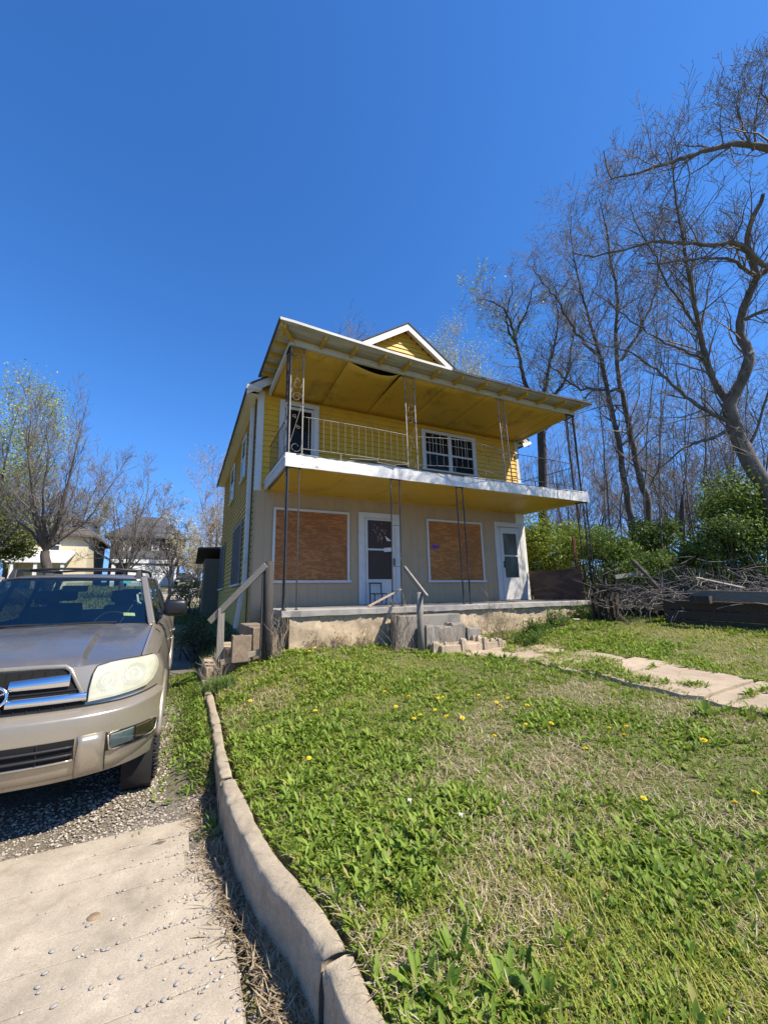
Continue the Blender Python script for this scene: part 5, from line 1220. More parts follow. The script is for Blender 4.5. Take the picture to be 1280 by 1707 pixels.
# ------------------------------------------------ dry stalks and clumps by the porch
def stalks(name, base, n, h, spread, mat, label, cat='weed', seed=1, lean=(0,0), rad=.004, branch=True, leaves=None, leafn=0):
    r = random.Random(seed); t = thing(name, base, label, cat); B = Vector(base); mb = MB(); tips = []
    for i in range(n):
        a = r.uniform(0,6.28); d = Vector((math.cos(a)*spread*r.random()+lean[0], math.sin(a)*spread*r.random()+lean[1], 1)).normalized(); L = h*r.uniform(.5,1.1)
        p = B+Vector((r.uniform(-1,1)*spread*.5, r.uniform(-1,1)*spread*.35, -.03)); pts = [p]
        for k in range(5):
            d = (d+Vector((r.gauss(0,.16),r.gauss(0,.16),r.gauss(0,.08)-.03*k))).normalized(); p = p+d*L/5; pts.append(p)
            if branch and k > 1 and r.random() < .6:
                dd = (d+Vector((r.gauss(0,.6),r.gauss(0,.6),r.uniform(-.1,.5)))).normalized(); q = p+dd*L*.22; mb.tube([p, q, q+(dd+Vector((0,0,.3)))*L*.12], [rad*.6,rad*.45,rad*.25], 3, False); tips.append(q)
        mb.tube(pts, [rad*(1-.14*k) for k in range(6)], 4, False); tips += pts[2:]
    part('stems', mb, mat, t)
    if leafn:
        tp = np.array([tuple(q) for q in tips]); ix = RNG.integers(0, len(tp), leafn); P = tp[ix]+RNG.normal(0,.03,(leafn,3)); P[:,2] -= RNG.random(leafn)*.15*h
        V, F, C = blades(P[:,0], P[:,1], np.maximum(P[:,2], B.z), RNG.uniform(0,6.28,leafn), RNG.uniform(.2,1.6,leafn), RNG.uniform(.03,.07,leafn), RNG.uniform(.012,.025,leafn), RNG.uniform(0,.8,leafn), lerp(leaves[0], leaves[1], RNG.random(leafn)), True)
        o = link('leaves', bulk('leaves', V, F, M['grass'], C), t); o.location = -B
    return t
def gzb(x, y): return (x, y, float(ground_z(x, y)))
stalks('dry_brush', gzb(3.5,6.5), 46, .85, .45, M['twig_pale'], 'tangle of dry pale stalks left of the front step post', 'brush', 3)
stalks('dry_brush', gzb(4.35,6.25), 40, .55, .6, M['twig_pale'], 'low dry stalks in front of the concrete steps', 'brush', 4)
stalks('dry_brush', gzb(5.55,6.35), 46, .62, .45, M['twig_pale'], 'straw coloured dead brush just right of the steps', 'brush', 5, leaves=((.30,.26,.10),(.42,.36,.2)), leafn=500)
stalks('dry_brush', (5.95,6.9,1.0), 10, .95, .3, M['twig_pale'], 'tall forked dry stalks before the far storm door', 'brush', 6)
stalks('dry_brush', gzb(1.42,6.85), 26, .8, .2, M['twig_pale'], 'dry vine stems tangled round the dark rotten post', 'brush', 7)
stalks('dry_brush', gzb(.55,7.1), 26, .42, .22, M['twig_pale'], 'brown dead weeds around the near side post', 'brush', 8)
for i, (bx, by, lab) in enumerate(((2.55,6.95,'dry straw tuft against the middle of the stone foundation'),(2.1,6.98,'small dry straw tuft near the broken foundation corner'),(3.0,6.95,'dry straw tuft with yellowing leaves below the porch edge'))):
    stalks('straw_tuft', gzb(bx,by), 60, .30, .30, M['twig_pale'], lab, 'grass tuft', 20+i, branch=False, rad=.003, leaves=((.35,.30,.1),(.5,.42,.22)), leafn=120)
GL = ((.05,.11,.015),(.16,.24,.045))
stalks('leafy_weed', gzb(6.35,6.2), 40, .35, .5, M['stem'], 'dense green weed clump right of the dead brush', 'weed', 31, leaves=GL, leafn=1500)
stalks('leafy_weed', gzb(5.75,5.75), 36, .22, .5, M['stem'], 'low dark green weed mound beside the broken walk', 'weed', 32, leaves=GL, leafn=1300)
stalks('leafy_weed', gzb(7.4,6.6), 36, .38, .45, M['stem'], 'green weeds under the far half of the porch slab', 'weed', 33, leaves=GL, leafn=1100)
stalks('leafy_weed', gzb(8.5,6.8), 30, .3, .5, M['stem'], 'low green weeds at the far porch corner', 'weed', 34, leaves=GL, leafn=900)
def tuft(name, base, n, h, spread, cols, label):
    t = thing(name, base, label, 'grass tuft'); B = base; x = B[0]+RNG.normal(0,spread*.45,n); y = B[1]+RNG.normal(0,spread*.35,n)
    V, F, C = blades(x, y, np.full(n, B[2]-.02), RNG.uniform(0,6.28,n), RNG.uniform(.05,.7,n), RNG.uniform(.5,1.1,n)*h, np.full(n,.007), RNG.uniform(.1,1.0,n), lerp(cols[0], cols[1], RNG.random(n)))
    o = link('blades', bulk('blades', V, F, M['grass'], C), t); o.location = -Vector(B); return t
tuft('grass_tuft', gzb(.62,6.6), 900, .22, .3, ((.07,.15,.03),(.2,.27,.07)), 'tall soft green grass tuft at the near lawn corner')
tuft('grass_tuft', gzb(10.2,6.6), 1400, .32, .8, ((.05,.12,.03),(.14,.22,.06)), 'tall bluish green grass tuft before the fallen timber')
tuft('grass_tuft', gzb(11.6,6.0), 900, .25, .8, ((.05,.10,.02),(.14,.2,.05)), 'dark grass tuft under the long plank')

# ================================================================= trees
def tube_np(paths, n):
    """many thin tubes of equal point count m as one array: paths (k,m,3), radii (k,m)"""
    P, R = paths; k, m, _ = P.shape
    d = np.empty_like(P); d[:,1:-1] = P[:,2:]-P[:,:-2]; d[:,0] = P[:,1]-P[:,0]; d[:,-1] = P[:,-1]-P[:,-2]
    d /= np.linalg.norm(d, axis=-1, keepdims=True)+1e-9
    ref = np.where(np.abs(d[...,2:3]) < .8, np.array([0,0,1.]), np.array([1.,0,0])); u = np.cross(d, ref); u /= np.linalg.norm(u, axis=-1, keepdims=True)+1e-9; v = np.cross(d, u)
    t = np.arange(n)*2*np.pi/n; ring = u[:,:,None]*np.cos(t)[None,None,:,None]+v[:,:,None]*np.sin(t)[None,None,:,None]
    V = (P[:,:,None]+ring*R[:,:,None,None]).reshape(-1,3); i = np.arange(k)[:,None,None]*(m*n)+np.arange(m-1)[None,:,None]*n; j = np.arange(n)[None,None,:]; j2 = (j+1) % n
    return V, np.stack([i+j, i+j2, i+n+j2, i+n+j], -1).reshape(-1,4)
class Tree:
    def __init__(s, seed): s.r = random.Random(seed); s.g = np.random.default_rng(seed); s.thick = MB(); s.sets = {}; s.tips = []
    def limb(s, pts, r0, r1, sides=8, wob=.0):
        """smooth a coarse polyline and add it as a tapering limb; returns fine points and radii"""
        P = [Vector(p) for p in pts]; out = []
        for i in range(len(P)-1):
            a, b_, c, d = P[max(i-1,0)], P[i], P[i+1], P[min(i+2,len(P)-1)]
            for k in range(4):
                t = k/4; out.append(.5*((2*b_)+(c-a)*t+(2*a-5*b_+4*c-d)*t*t+(3*b_-a-3*c+d)*t**3))
        out.append(P[-1]); m = len(out); rad = [r0+(r1-r0)*(i/(m-1))**.8 for i in range(m)]
        if wob: out = [p+Vector((s.r.gauss(0,wob),s.r.gauss(0,wob),s.r.gauss(0,wob)))*(1 if 0 < i else 0) for i, p in enumerate(out)]
        s.thick.tube(out, [x*(1+s.r.uniform(-.06,.06)) for x in rad], sides, False); return out, rad
    def add(s, path, rad):
        m = len(path); s.sets.setdefault(m, ([], [])); s.sets[m][0].append(path); s.sets[m][1].append(rad)
    def sprout(s, pts, rad, count, length, level, up=.35, ang=(.5,1.1), lo=.15, minr=.004, thin=.62, curve=.12, kids=(5,4)):
        """branches off a limb, recursively down to twigs"""
        m = len(pts)
        for q in range(count):
            f = lo+(1-lo)*(q+s.r.random())/count; i = min(m-2, int(f*(m-1))); p = pts[i].lerp(pts[i+1], f*(m-1)-i); d = (pts[i+1]-pts[i]).normalized()
            o = Vector((s.r.gauss(0,1),s.r.gauss(0,1),s.r.gauss(0,1))); o = (o-d*o.dot(d)).normalized(); a = s.r.uniform(*ang)
            dd = (d*math.cos(a)+o*math.sin(a)+Vector((0,0,up))).normalized(); L = length*s.r.uniform(.55,1.15)*(1.1-.45*f); r0 = max(minr, min(rad[i]*thin, L*.020))
            k = 5 if level > 0 else 4; path = [p]; c = p.copy()
            for j in range(k):
                dd = (dd+Vector((s.r.gauss(0,curve),s.r.gauss(0,curve),s.r.gauss(0,curve)+up*.16))).normalized(); c = c+dd*L/k; path.append(c.copy())
            rr = [max(minr*.8, r0*(1-.8*j/k)) for j in range(k+1)]; s.add(path, rr)
            if level > 0: s.sprout(path, rr, kids[min(len(kids)-1, level-1)], length*.52, level-1, up, ang, .2, minr, thin, curve*1.15, kids)
            else: s.tips.append(path[-1]); s.tips.append(path[-2])
    def build(s, name, base, label, mat, tmat, group=None, leaf=None, nleaf=0, lsize=.05, lspread=.15, cat='tree', clump=None):
        t = thing(name, base, label, cat, group); part('trunk', s.thick, mat, t, True)
        Vs, Fs, o = [], [], 0
        for m, (pp, rr) in s.sets.items():
            P = np.array([[tuple(q) for q in p] for p in pp]); R = np.array(rr); V, F = tube_np((P, R), 3); Vs.append(V); Fs.append(F+o); o += len(V)
        if Vs:
            ob = link('branches', bulk('branches', np.concatenate(Vs), np.concatenate(Fs), tmat), t); ob.location = -Vector(base)
        if nleaf:
            tp = np.array([tuple(q) for q in s.tips]); w_ = np.ones(len(tp))
            if clump is not None: w_ = np.exp(2.2*np.sin(tp[:,0]*clump+1)*np.sin(tp[:,2]*clump)+.8*np.sin(tp[:,1]*clump*1.3))
            P = tp[s.g.choice(len(tp), nleaf, p=w_/w_.sum())]+s.g.normal(0, lspread, (nleaf,3)); ob = leaves_obj(P, lsize, leaf, s.g, t); ob.location = -Vector(base)
        return t
def leaves_obj(P, size, cols, g, parent, name='leaves'):
    n = len(P); a = g.normal(size=(n,3)); a /= np.linalg.norm(a, axis=1)[:,None]; b_ = g.normal(size=(n,3)); b_ -= a*(a*b_).sum(1)[:,None]; b_ /= np.linalg.norm(b_, axis=1)[:,None]
    s = (size*g.uniform(.6,1.3,n))[:,None]; c = np.cross(a, b_)
    V = np.stack([P-a*s, P+b_*s*.45+c*s*.12, P+a*s, P-b_*s*.45+c*s*.12], 1).reshape(-1,3); F = np.arange(n)[:,None]*4+np.array([0,1,2,3])[None]
    C = np.repeat(lerp(cols[0], cols[1], g.random(n)), 4, 0)
    return link(name, bulk(name, V, F, M['leaf'], C), parent)
# ---- the big leaning tree at the right edge
D = 13.0
def L(pts, d=D, dd=0): return [at_d(x, y, d+dd*i/(len(pts)-1)) for i, (x, y) in enumerate(pts)]
T = Tree(101)
base = at_d(1302,905,D); base.z = float(ground_z(base.x, base.y))
tr, rr = T.limb([base]+L([(1290,838),(1262,790),(1238,745),(1222,706),(1215,672)]), .20,.14, 12, .006)
lm = [tr]
a1 = T.limb(L([(1215,672),(1192,640),(1177,600),(1168,560),(1160,520),(1150,470),(1142,425),(1135,380),(1124,320),(1118,250)], D, -1.0), .085,.012, 9, .008)
a2 = T.limb(L([(1217,672),(1236,635),(1248,600),(1247,585),(1236,563),(1234,535),(1246,495),(1262,462),(1290,441),(1320,400),(1345,335),(1358,268),(1358,205),(1350,150)], D, .8), .125,.035, 10, .008)
a3 = T.limb([at_d(1358,268,D+.65)]+L([(1312,252),(1262,243),(1222,240),(1180,250),(1140,262),(1100,276),(1060,288),(1018,298)], D-.5, -2.0), .075,.012, 8, .008)
a4 = T.limb([at_d(1290,441,D+.45)]+L([(1268,440),(1245,418),(1222,404),(1180,408),(1130,404),(1085,403),(1040,416),(990,426),(955,422)], D-.3, -2.2), .065,.011, 8, .01)
a5 = T.limb([at_d(1262,463,D+.38)]+L([(1240,448),(1215,432),(1180,430),(1130,436),(1080,440)], D, -1.2), .05,.012, 7, .012)
a6 = T.limb(L([(1225,710),(1205,722),(1170,735),(1140,748),(1100,780),(1080,815)], D, -.8), .055,.012, 7, .012)
a7 = T.limb(L([(1222,705),(1190,690),(1150,668),(1120,640),(1085,610),(1045,585),(1010,575)], D, -1.5), .06,.011, 7, .015)
a8 = T.limb(L([(1172,600),(1140,585),(1100,565),(1060,540),(1020,510),(985,480)], D-.2, -1.4), .035,.008, 6, .015)
a9 = T.limb(L([(1165,553),(1145,520),(1128,495),(1105,460),(1090,420),(1062,380),(1050,340)], D-.3, -1.0), .035,.008, 6, .015)
a10 = T.limb(L([(1240,533),(1262,522),(1290,512)], D+.2), .045,.03, 7); a11 = T.limb(L([(1264,463),(1250,425),(1246,395),(1256,360),(1268,338),(1272,322)], D+.37), .07,.035, 7)
a12 = T.limb(L([(1020,298),(1012,282),(1006,250)], D-2.5), .014,.010, 5); a13 = T.limb(L([(1244,752),(1262,715),(1272,680),(1285,640)], D, .4), .04,.02, 6)
a14 = T.limb([at_d(1358,205,D+.7)]+L([(1325,195),(1292,180),(1268,150)], D+.4, -.3), .035,.01, 6, .012); a15 = T.limb(L([(1255,250),(1237,215),(1229,180),(1230,150)], D-.7), .022,.007, 5, .012)
for (p_, r_), c_, l_, lv in ((a1,34,1.6,2),(a2,16,1.3,2),(a3,30,1.15,2),(a4,32,1.25,2),(a5,20,1.2,2),(a6,18,1.2,2),(a7,26,1.4,2),(a8,20,1.2,2),(a9,22,1.3,2),(a13,10,1,2),(a14,18,1.1,2),(a15,16,1.0,2),(a10,8,.9,2)):
    T.sprout(p_, r_, c_, l_, lv, .34, (.6,1.3), .05, .0042, .5, .18, (6,4))
T.build('leaning_tree', base, 'large leaning bare tree with heavy arching limbs at the right edge', M['bark'], M['twig'])
for k in range(12):      # thin saplings standing behind it
    S = Tree(150+k); px_ = 1010+k*24+S.r.uniform(-9,9); d_ = D+S.r.uniform(.8,3.5); b_ = at_d(px_,905,d_); b_.z = float(ground_z(b_.x,b_.y))-.05; yt = S.r.uniform(430,640); dx = S.r.uniform(-40,30)
    p_, r_ = S.limb([b_]+[at_d(px_+dx*f+S.r.uniform(-8,8), 880+(yt-880)*f, d_) for f in (.1,.4,.7,1.0)], .03,.006, 5, .015); S.sprout(p_, r_, 30, 1.0, 1, .3, (.5,1.3), .25, .0042, .55, .2, (5,4))
    S.build('sapling', b_, 'thin bare sapling among the trees right of the porch', M['bark'], M['twig'], 'thin saplings right of the porch')
# ---- twin-stemmed tree right of the porch
D = 16.5; T = Tree(102); base = at_d(1060,905,D); base.z = float(ground_z(base.x, base.y))
b1 = T.limb([base+Vector((-.25,0,-.1))]+L([(1050,860),(1040,800),(1033,750),(1022,690),(1010,640),(1002,600),(990,560),(978,520),(965,470),(955,420),(950,360)], D, -.5), .13,.010, 10, .012)
b2 = T.limb([base+Vector((.3,.2,-.1))]+L([(1082,860),(1068,800),(1052,730),(1040,670),(1030,620),(1026,560),(1030,500),(1020,440),(1010,380),(998,330)], D, 0), .14,.010, 10, .012)
b3 = T.limb(L([(1060,770),(1080,790),(1098,800)], D), .05,.03, 6); b4 = T.limb(L([(1030,650),(1000,650),(960,645),(930,620),(900,590)], D, -1.5), .06,.012, 6, .03)
b5 = T.limb(L([(1035,600),(1060,560),(1090,500),(1100,440),(1110,380)], D, 1), .06,.012, 6, .03); b6 = T.limb(L([(1000,590),(975,570),(950,540),(930,500),(905,470),(880,440)], D-.25, -.8), .06,.01, 6, .03)
for (p_, r_), c_, l_ in ((b1,54,1.7),(b2,56,1.7),(b4,24,1.3),(b5,24,1.3),(b6,24,1.3)): T.sprout(p_, r_, c_, l_, 2, .26, (.6,1.35), .22, .0046, .5, .18, (6,4))
T.build('twin_trunk_tree', base, 'tall bare tree with two slim trunks just right of the porch', M['bark'], M['twig'])
# ---- tree behind the far porch corner
D = 17.5; T = Tree(103); base = at_d(908,930,D); base.z = float(ground_z(base.x, base.y))
c0 = T.limb([base]+L([(906,880),(905,800),(903,730),(900,695)], D), .20,.15, 10, .01)
c1 = T.limb(L([(900,695),(880,650),(868,610),(860,570),(850,535),(835,510),(812,500),(800,500)], D, -.6), .095,.010, 8, .015)
c2 = T.limb(L([(900,695),(908,650),(915,610),(925,570),(930,530),(925,490)], D, .3), .09,.010, 8, .015)
c3 = T.limb(L([(902,700),(920,665),(940,635),(950,600),(955,560),(960,520)], D, .8), .085,.010, 8, .015)
c4 = T.limb(L([(903,722),(930,700),(960,680),(985,655),(1000,650),(1010,690)], D, .5), .05,.02, 6, .02); c5 = T.limb(L([(862,580),(845,540),(848,500),(855,465)], D), .05,.012, 6, .03); c6 = T.limb(L([(858,560),(880,510),(890,470)], D), .05,.012, 6, .03)
for (p_, r_), c_, l_ in ((c1,36,1.35),(c2,38,1.35),(c3,36,1.35),(c4,16,1.1),(c5,18,.95),(c6,18,.95)): T.sprout(p_, r_, c_, l_, 2, .2, (.6,1.35), .1, .005, .5, .18, (5,4))
T.build('forked_tree', base, 'dark forked tree with a few pale buds rising behind the far porch corner', M['bark_dark'], M['twig'], leaf=((.22,.30,.06),(.42,.48,.14)), nleaf=1100, lsize=.055, lspread=.10, clump=1.6)
# ---- generic trees farther off
def far_tree(seed, px, pyb, pyt, d, spread, name, label, mat, tmat, forks=5, dens=1.0, r0=.2, leaf=None, nleaf=0, lsize=.08, minr=.009, up=.3, lean=0, fork_at=.22, lspread=.25, group=None):
    T = Tree(seed); b0 = at_d(px, pyb, d); top = at_d(px+lean, pyt, d); zb = min(float(ground_z(b0.x, b0.y)), b0.z); b0.z = zb-.1; Ht = top.z-zb
    fk = b0.lerp(top, fork_at); fk.x += T.r.gauss(0,.2); T.limb([b0, b0.lerp(fk,.5)+Vector((T.r.gauss(0,.08),T.r.gauss(0,.08),0)), fk], r0, r0*.72, 9, .02)
    for k in range(forks):
        a = 2*math.pi*(k+T.r.random()*.7)/forks; u = .25 if k == 0 else T.r.uniform(.45,1.0); rad = spread*u; h1 = Ht*(1-fork_at)*(1.0 if k == 0 else T.r.uniform(.92,1.0)*math.sqrt(max(.12, 1-.78*u*u)))
        e = fk+Vector((math.cos(a)*rad, math.sin(a)*rad, h1)); md = fk.lerp(e, .45)+Vector((math.cos(a)*rad*.12, math.sin(a)*rad*.12, -h1*.05))
        p_, r_ = T.limb([fk, fk.lerp(md,.5)+Vector((T.r.gauss(0,.12),T.r.gauss(0,.12),0)), md, md.lerp(e,.55)+Vector((T.r.gauss(0,.15),T.r.gauss(0,.15),0)), e], r0*(.5 if k == 0 else .36), minr*1.2, 7, .015)
        T.sprout(p_, r_, int(19*dens), Ht*.20, 2, up, (.45,1.0), .10, minr, .5, .13, (5,4))
    return T.build(name, b0, label, mat, tmat, group, leaf, nleaf, lsize, lspread)
BD, BK, TW = M['bark_dark'], M['bark'], M['twig']
far_tree(201,1000,905,700,24,3.0,'bare_tree','thin bare tree behind the twin-trunk tree',BD,TW,5,.9,.14,minr=.007)
far_tree(202,1140,905,690,24,3.4,'bare_tree','thin bare tree showing between the leaning trunk and twin trunks',BD,TW,5,.9,.14,minr=.007)
far_tree(203,1235,905,660,26,3.6,'bare_tree','bare tree behind the leaning trunk above the green bush',BD,TW,5,.9,.16,minr=.0085)
far_tree(204,940,905,760,23,2.2,'bare_tree','small bare tree seen under the balcony railing',BD,TW,4,.8,.10,minr=.0065)
far_tree(205,1080,905,740,30,4.0,'bare_tree','distant bare tree low behind the brush pile',BD,TW,5,.9,.15,minr=.009)
far_tree(206,590,905,532,30,3.2,'bare_tree','bare tree top peeking over the left of the porch roof',BK,TW,5,1.0,.18,minr=.009,fork_at=.5)
far_tree(207,765,905,535,27,2.2,'budding_tree','pale green budding tree rising behind the gable',BK,M['twig_pale'],6,1.1,.18,((.34,.37,.09),(.58,.58,.22)),13000,.06,.008,fork_at=.45,up=.5)
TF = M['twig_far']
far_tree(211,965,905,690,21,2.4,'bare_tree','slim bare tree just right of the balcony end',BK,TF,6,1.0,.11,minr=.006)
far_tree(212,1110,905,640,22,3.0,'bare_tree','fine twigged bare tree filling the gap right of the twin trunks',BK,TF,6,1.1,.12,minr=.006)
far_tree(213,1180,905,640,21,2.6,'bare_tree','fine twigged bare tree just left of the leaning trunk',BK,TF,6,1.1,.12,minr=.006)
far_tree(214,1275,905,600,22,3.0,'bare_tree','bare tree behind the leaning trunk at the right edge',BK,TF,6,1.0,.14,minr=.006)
# left side, beyond the driveway
far_tree(301,92,935,650,27,3.3,'bare_tree','big dark bare tree with a thick trunk in front of the cream house',BD,TW,11,.85,.27,minr=.0075,lean=15,fork_at=.26)
far_tree(302,205,940,765,30,3.0,'bare_tree','wide bare tree in front of the dark roofed house',BK,TW,9,.8,.17,minr=.0078,fork_at=.18)
far_tree(303,352,940,735,23,2.3,'pale_tree','slender pale barked tree by the house left corner',M['bark_pale'],M['twig_pale'],5,.9,.14,((.35,.30,.15),(.5,.45,.28)),500,.05,.007,lean=-25,fork_at=.25)
far_tree(304,-25,935,625,31,5.0,'leafing_tree','tall tree with fresh yellow green leaves at the left edge',BD,TW,9,1.0,.32,((.24,.30,.07),(.46,.48,.15)),30000,.065,.0065,fork_at=.15,lspread=.35)
far_tree(305,282,950,868,26,1.1,'small_tree','small dark gnarled tree before the white garage',BD,M['bark_dark'],6,.5,.11,((.30,.26,.16),(.45,.4,.28)),250,.05,.008,fork_at=.3,up=.1)
far_tree(306,150,900,820,55,4.0,'far_tree','hazy far tree above the cream house roof',BK,TW,6,.8,.3,((.25,.27,.12),(.36,.36,.18)),2500,.14,.014)
far_tree(307,255,900,815,56,4.0,'far_tree','hazy far tree above the dark house roof',BK,TW,6,.8,.3,((.27,.25,.15),(.38,.34,.2)),1200,.14,.014)
far_tree(308,330,930,850,40,4.0,'blossom_tree','pale blossoming tree behind the house left corner',BK,M['twig_pale'],6,.8,.16,((.45,.43,.26),(.62,.60,.42)),4000,.08,.011,fork_at=.15,lspread=.3)
far_tree(309,20,905,800,44,5.0,'far_tree','reddish far tree at the left edge behind the cream house',BK,TW,6,.8,.25,((.34,.2,.1),(.42,.28,.12)),1500,.12,.013)
far_tree(310,335,940,880,33,2.2,'blossom_tree','low pale budding tree beside the dark car',BK,M['twig_pale'],6,.8,.12,((.42,.40,.24),(.58,.56,.38)),2200,.06,.009,fork_at=.15,lspread=.25)
# ================================================================= shrubs
def bush(name, c, rad, nleaf, size, cols, label, seed, lobes=9, stems=True, floor=None):
    g = np.random.default_rng(seed); c = Vector(c); z0 = floor if floor is not None else float(ground_z(c.x, c.y)); t = thing(name, (c.x,c.y,z0), label, 'bush')
    cen = g.normal(size=(lobes,3)); cen /= np.linalg.norm(cen, axis=1)[:,None]; cen *= g.uniform(.25,.8,(lobes,1)); sz = g.uniform(.32,.6,lobes)
    which = g.integers(0, lobes, nleaf); u = g.normal(size=(nleaf,3)); u /= np.linalg.norm(u, axis=1)[:,None]; u *= (g.random(nleaf)**.4)[:,None]
    P = (cen[which]+u*sz[which][:,None]); P = P*np.array(rad)+np.array(c)+g.normal(0,.05,(nleaf,3)); P = P[P[:,2] > z0]
    o = leaves_obj(P, size, cols, g, t); o.location = -Vector((c.x,c.y,z0))
    mb = MB(); rr = random.Random(seed)
    for k in range(lobes*2):
        e = Vector(cen[k % lobes]*np.array(rad))*rr.uniform(.8,1.2)+c; b_ = Vector((c.x+rr.gauss(0,rad[0]*.3), c.y+rr.gauss(0,rad[1]*.3), z0-.05)); md = b_.lerp(e,.5)+Vector((rr.gauss(0,.1),rr.gauss(0,.1),.05)); mb.tube([b_, md, e], [.022,.014,.006], 5, False)
    part('stems', mb, M['bark_dark'], t); return t
BG1 = ((.12,.19,.025),(.36,.43,.07)); BG2 = ((.04,.085,.018),(.16,.22,.05)); BG3 = ((.06,.11,.018),(.26,.34,.06))
c = at_d(905,905,14.5); bush('leafy_bush', c, (1.1,1.6,1.25), 9000, .055, BG1, 'bright yellow green bush behind the plywood screen', 401, 12)
c = at_d(955,915,16); bush('leafy_bush', c, (1.2,1.2,1.0), 5000, .055, BG1, 'bright green bush seen between porch corner and tall iron post', 402)
c = at_d(1020,910,13); bush('vine_bush', c, (.9,.9,.65), 6500, .042, BG3, 'dark leafy vine mound beside the far porch post', 403, 10)
c = at_d(1072,895,14.5); bush('vine_bush', c, (1.1,1.0,.7), 6500, .045, BG2, 'vine covered mound at the foot of the twin trunks', 404, 10)
c = at_d(1245,870,13.5); bush('evergreen_bush', c, (1.75,1.5,1.35), 17000, .046, BG3, 'large glossy evergreen bush under the leaning trunk', 405, 16)
c = at_d(1195,905,12.5); bush('evergreen_bush', c, (1.1,1.0,.7), 7000, .042, BG2, 'low dark part-shaded bush left of the big evergreen', 406, 10)
c = at_d(1135,930,12.5); bush('evergreen_bush', c, (.9,.8,.42), 4000, .042, BG3, 'small green shrub growing through the brush pile', 407)
c = at_d(1085,945,11.7); bush('vine_bush', c, (1.0,.8,.65), 5200, .036, BG3, 'sprawling green vine woven through the dead branches', 412)
c = at_d(872,930,15.5); bush('leafy_bush', c, (.8,1.2,.8), 3500, .05, BG1, 'low green bush just past the house right corner', 408)
c = at_d(10,905,33); bush('leafy_bush', c, (2.2,1.5,1.7), 4500, .11, ((.14,.19,.05),(.3,.34,.1)), 'green bush at the far left beyond the parked car', 409)
c = at_d(318,985,20); bush('rough_shrub', c, (.9,.8,.5), 1600, .05, ((.16,.16,.06),(.34,.3,.15)), 'scrubby yellowish shrub at the wire fence', 410)
c = Vector((.35,10.6,.75)); bush('dark_shrub', c, (.55,1.2,.55), 1600, .035, ((.05,.06,.02),(.12,.12,.05)), 'dark leggy shrub in the shade of the house wall', 411)
def thicket(name, label, pts, nleaf, size, cols, seed, ntw):
    g = np.random.default_rng(seed); t = thing(name, pts[0], label, 'thicket'); P = np.array([tuple(q) for q in pts]); i = g.integers(0, len(P)-1, nleaf); u = g.random((nleaf,1)); Q = P[i]*(1-u)+P[i+1]*u
    hgt = .55+.75*(.5+.5*np.sin(Q[:,0]*1.9+seed)*np.sin(Q[:,0]*.73)); Q[:,2] = ground_z(Q[:,0], Q[:,1])+g.random(nleaf)**.8*hgt*1.25; Q[:,:2] += g.normal(0,.45,(nleaf,2))
    o = stuff(leaves_obj(Q, size, cols, g, t)); o.location = -Vector(pts[0]); mb = MB(); r = random.Random(seed)
    for k in range(ntw):
        i = r.randrange(len(pts)-1); b_ = Vector(pts[i]).lerp(Vector(pts[i+1]), r.random())+Vector((r.gauss(0,.4),r.gauss(0,.4),0)); b_.z = float(ground_z(b_.x,b_.y))-.05; d = Vector((r.gauss(0,.35),r.gauss(0,.35),1)).normalized(); Ln = r.uniform(.8,2.2); q = [b_]
        for j in range(4): d = (d+Vector((r.gauss(0,.2),r.gauss(0,.2),.02))).normalized(); q.append(q[-1]+d*Ln/4)
        mb.tube(q, [.012,.010,.008,.006,.003], 3, False)
    stuff(part('stems', mb, M['twig'], t)); return t
thicket('undergrowth', 'dense low green undergrowth filling the gap behind the brush pile', [at_d(985,960,17), at_d(1060,960,16), at_d(1140,960,16), at_d(1220,960,16), at_d(1330,960,15)], 15000, .05, BG2, 601, 260)
thicket('undergrowth', 'far band of dull undergrowth behind the trees at the right', [at_d(880,960,24), at_d(980,960,24), at_d(1080,960,24), at_d(1180,960,24), at_d(1320,960,22)], 15000, .075, ((.10,.11,.05),(.24,.24,.11)), 602, 420)
# ================================================================= brush pile, planks and old fence at the right
def pile(name, c, size, n, label, seed, mat, rad=(.004,.014), ln=(.5,1.6)):
    r = random.Random(seed); t = thing(name, c, label, 'brush'); mb = MB(); C_ = Vector(c)
    for k in range(n):
        p = C_+Vector((r.gauss(0,size[0]*.5), r.gauss(0,size[1]*.5), abs(r.gauss(0,size[2]*.5)))); a = r.uniform(0,6.28); d = Vector((math.cos(a), math.sin(a), r.gauss(.05,.35))).normalized(); Ln = r.uniform(*ln); pts = [p]
        for j in range(4): d = (d+Vector((r.gauss(0,.34),r.gauss(0,.34),r.gauss(-.02,.28)))).normalized(); pts.append(pts[-1]+d*Ln/4)
        q = r.uniform(*rad); mb.tube(pts, [q,q*.9,q*.8,q*.6,q*.35], 4, False)
    stuff(part('branch_tangle', mb, mat, t)); return t
c = at_d(1105,950,11.5); g0 = float(ground_z(c.x, c.y))
pile('brush_pile', (c.x,c.y,g0+.1), (1.1,.9,.85), 420, 'tangled heap of dead brown branches beside the porch end', 501, M['twig'], (.004,.013), (.4,1.15))
c2 = at_d(1060,965,10.8); pile('brush_pile', (c2.x,c2.y,float(ground_z(c2.x,c2.y))+.25), (.9,.6,.5), 150, 'smaller heap of grey vines before the white board', 502, M['twig'], (.003,.008), (.3,.9))
c3 = at_d(1230,955,12); pile('brush_pile', (c3.x,c3.y,float(ground_z(c3.x,c3.y))+.2), (1.5,.8,.7), 300, 'low spread of dead sticks behind the long plank', 503, M['twig'], (.004,.012), (.4,1.1))
p0, p1 = at_d(1150,992,10.2), at_d(1420,1000,10.2)
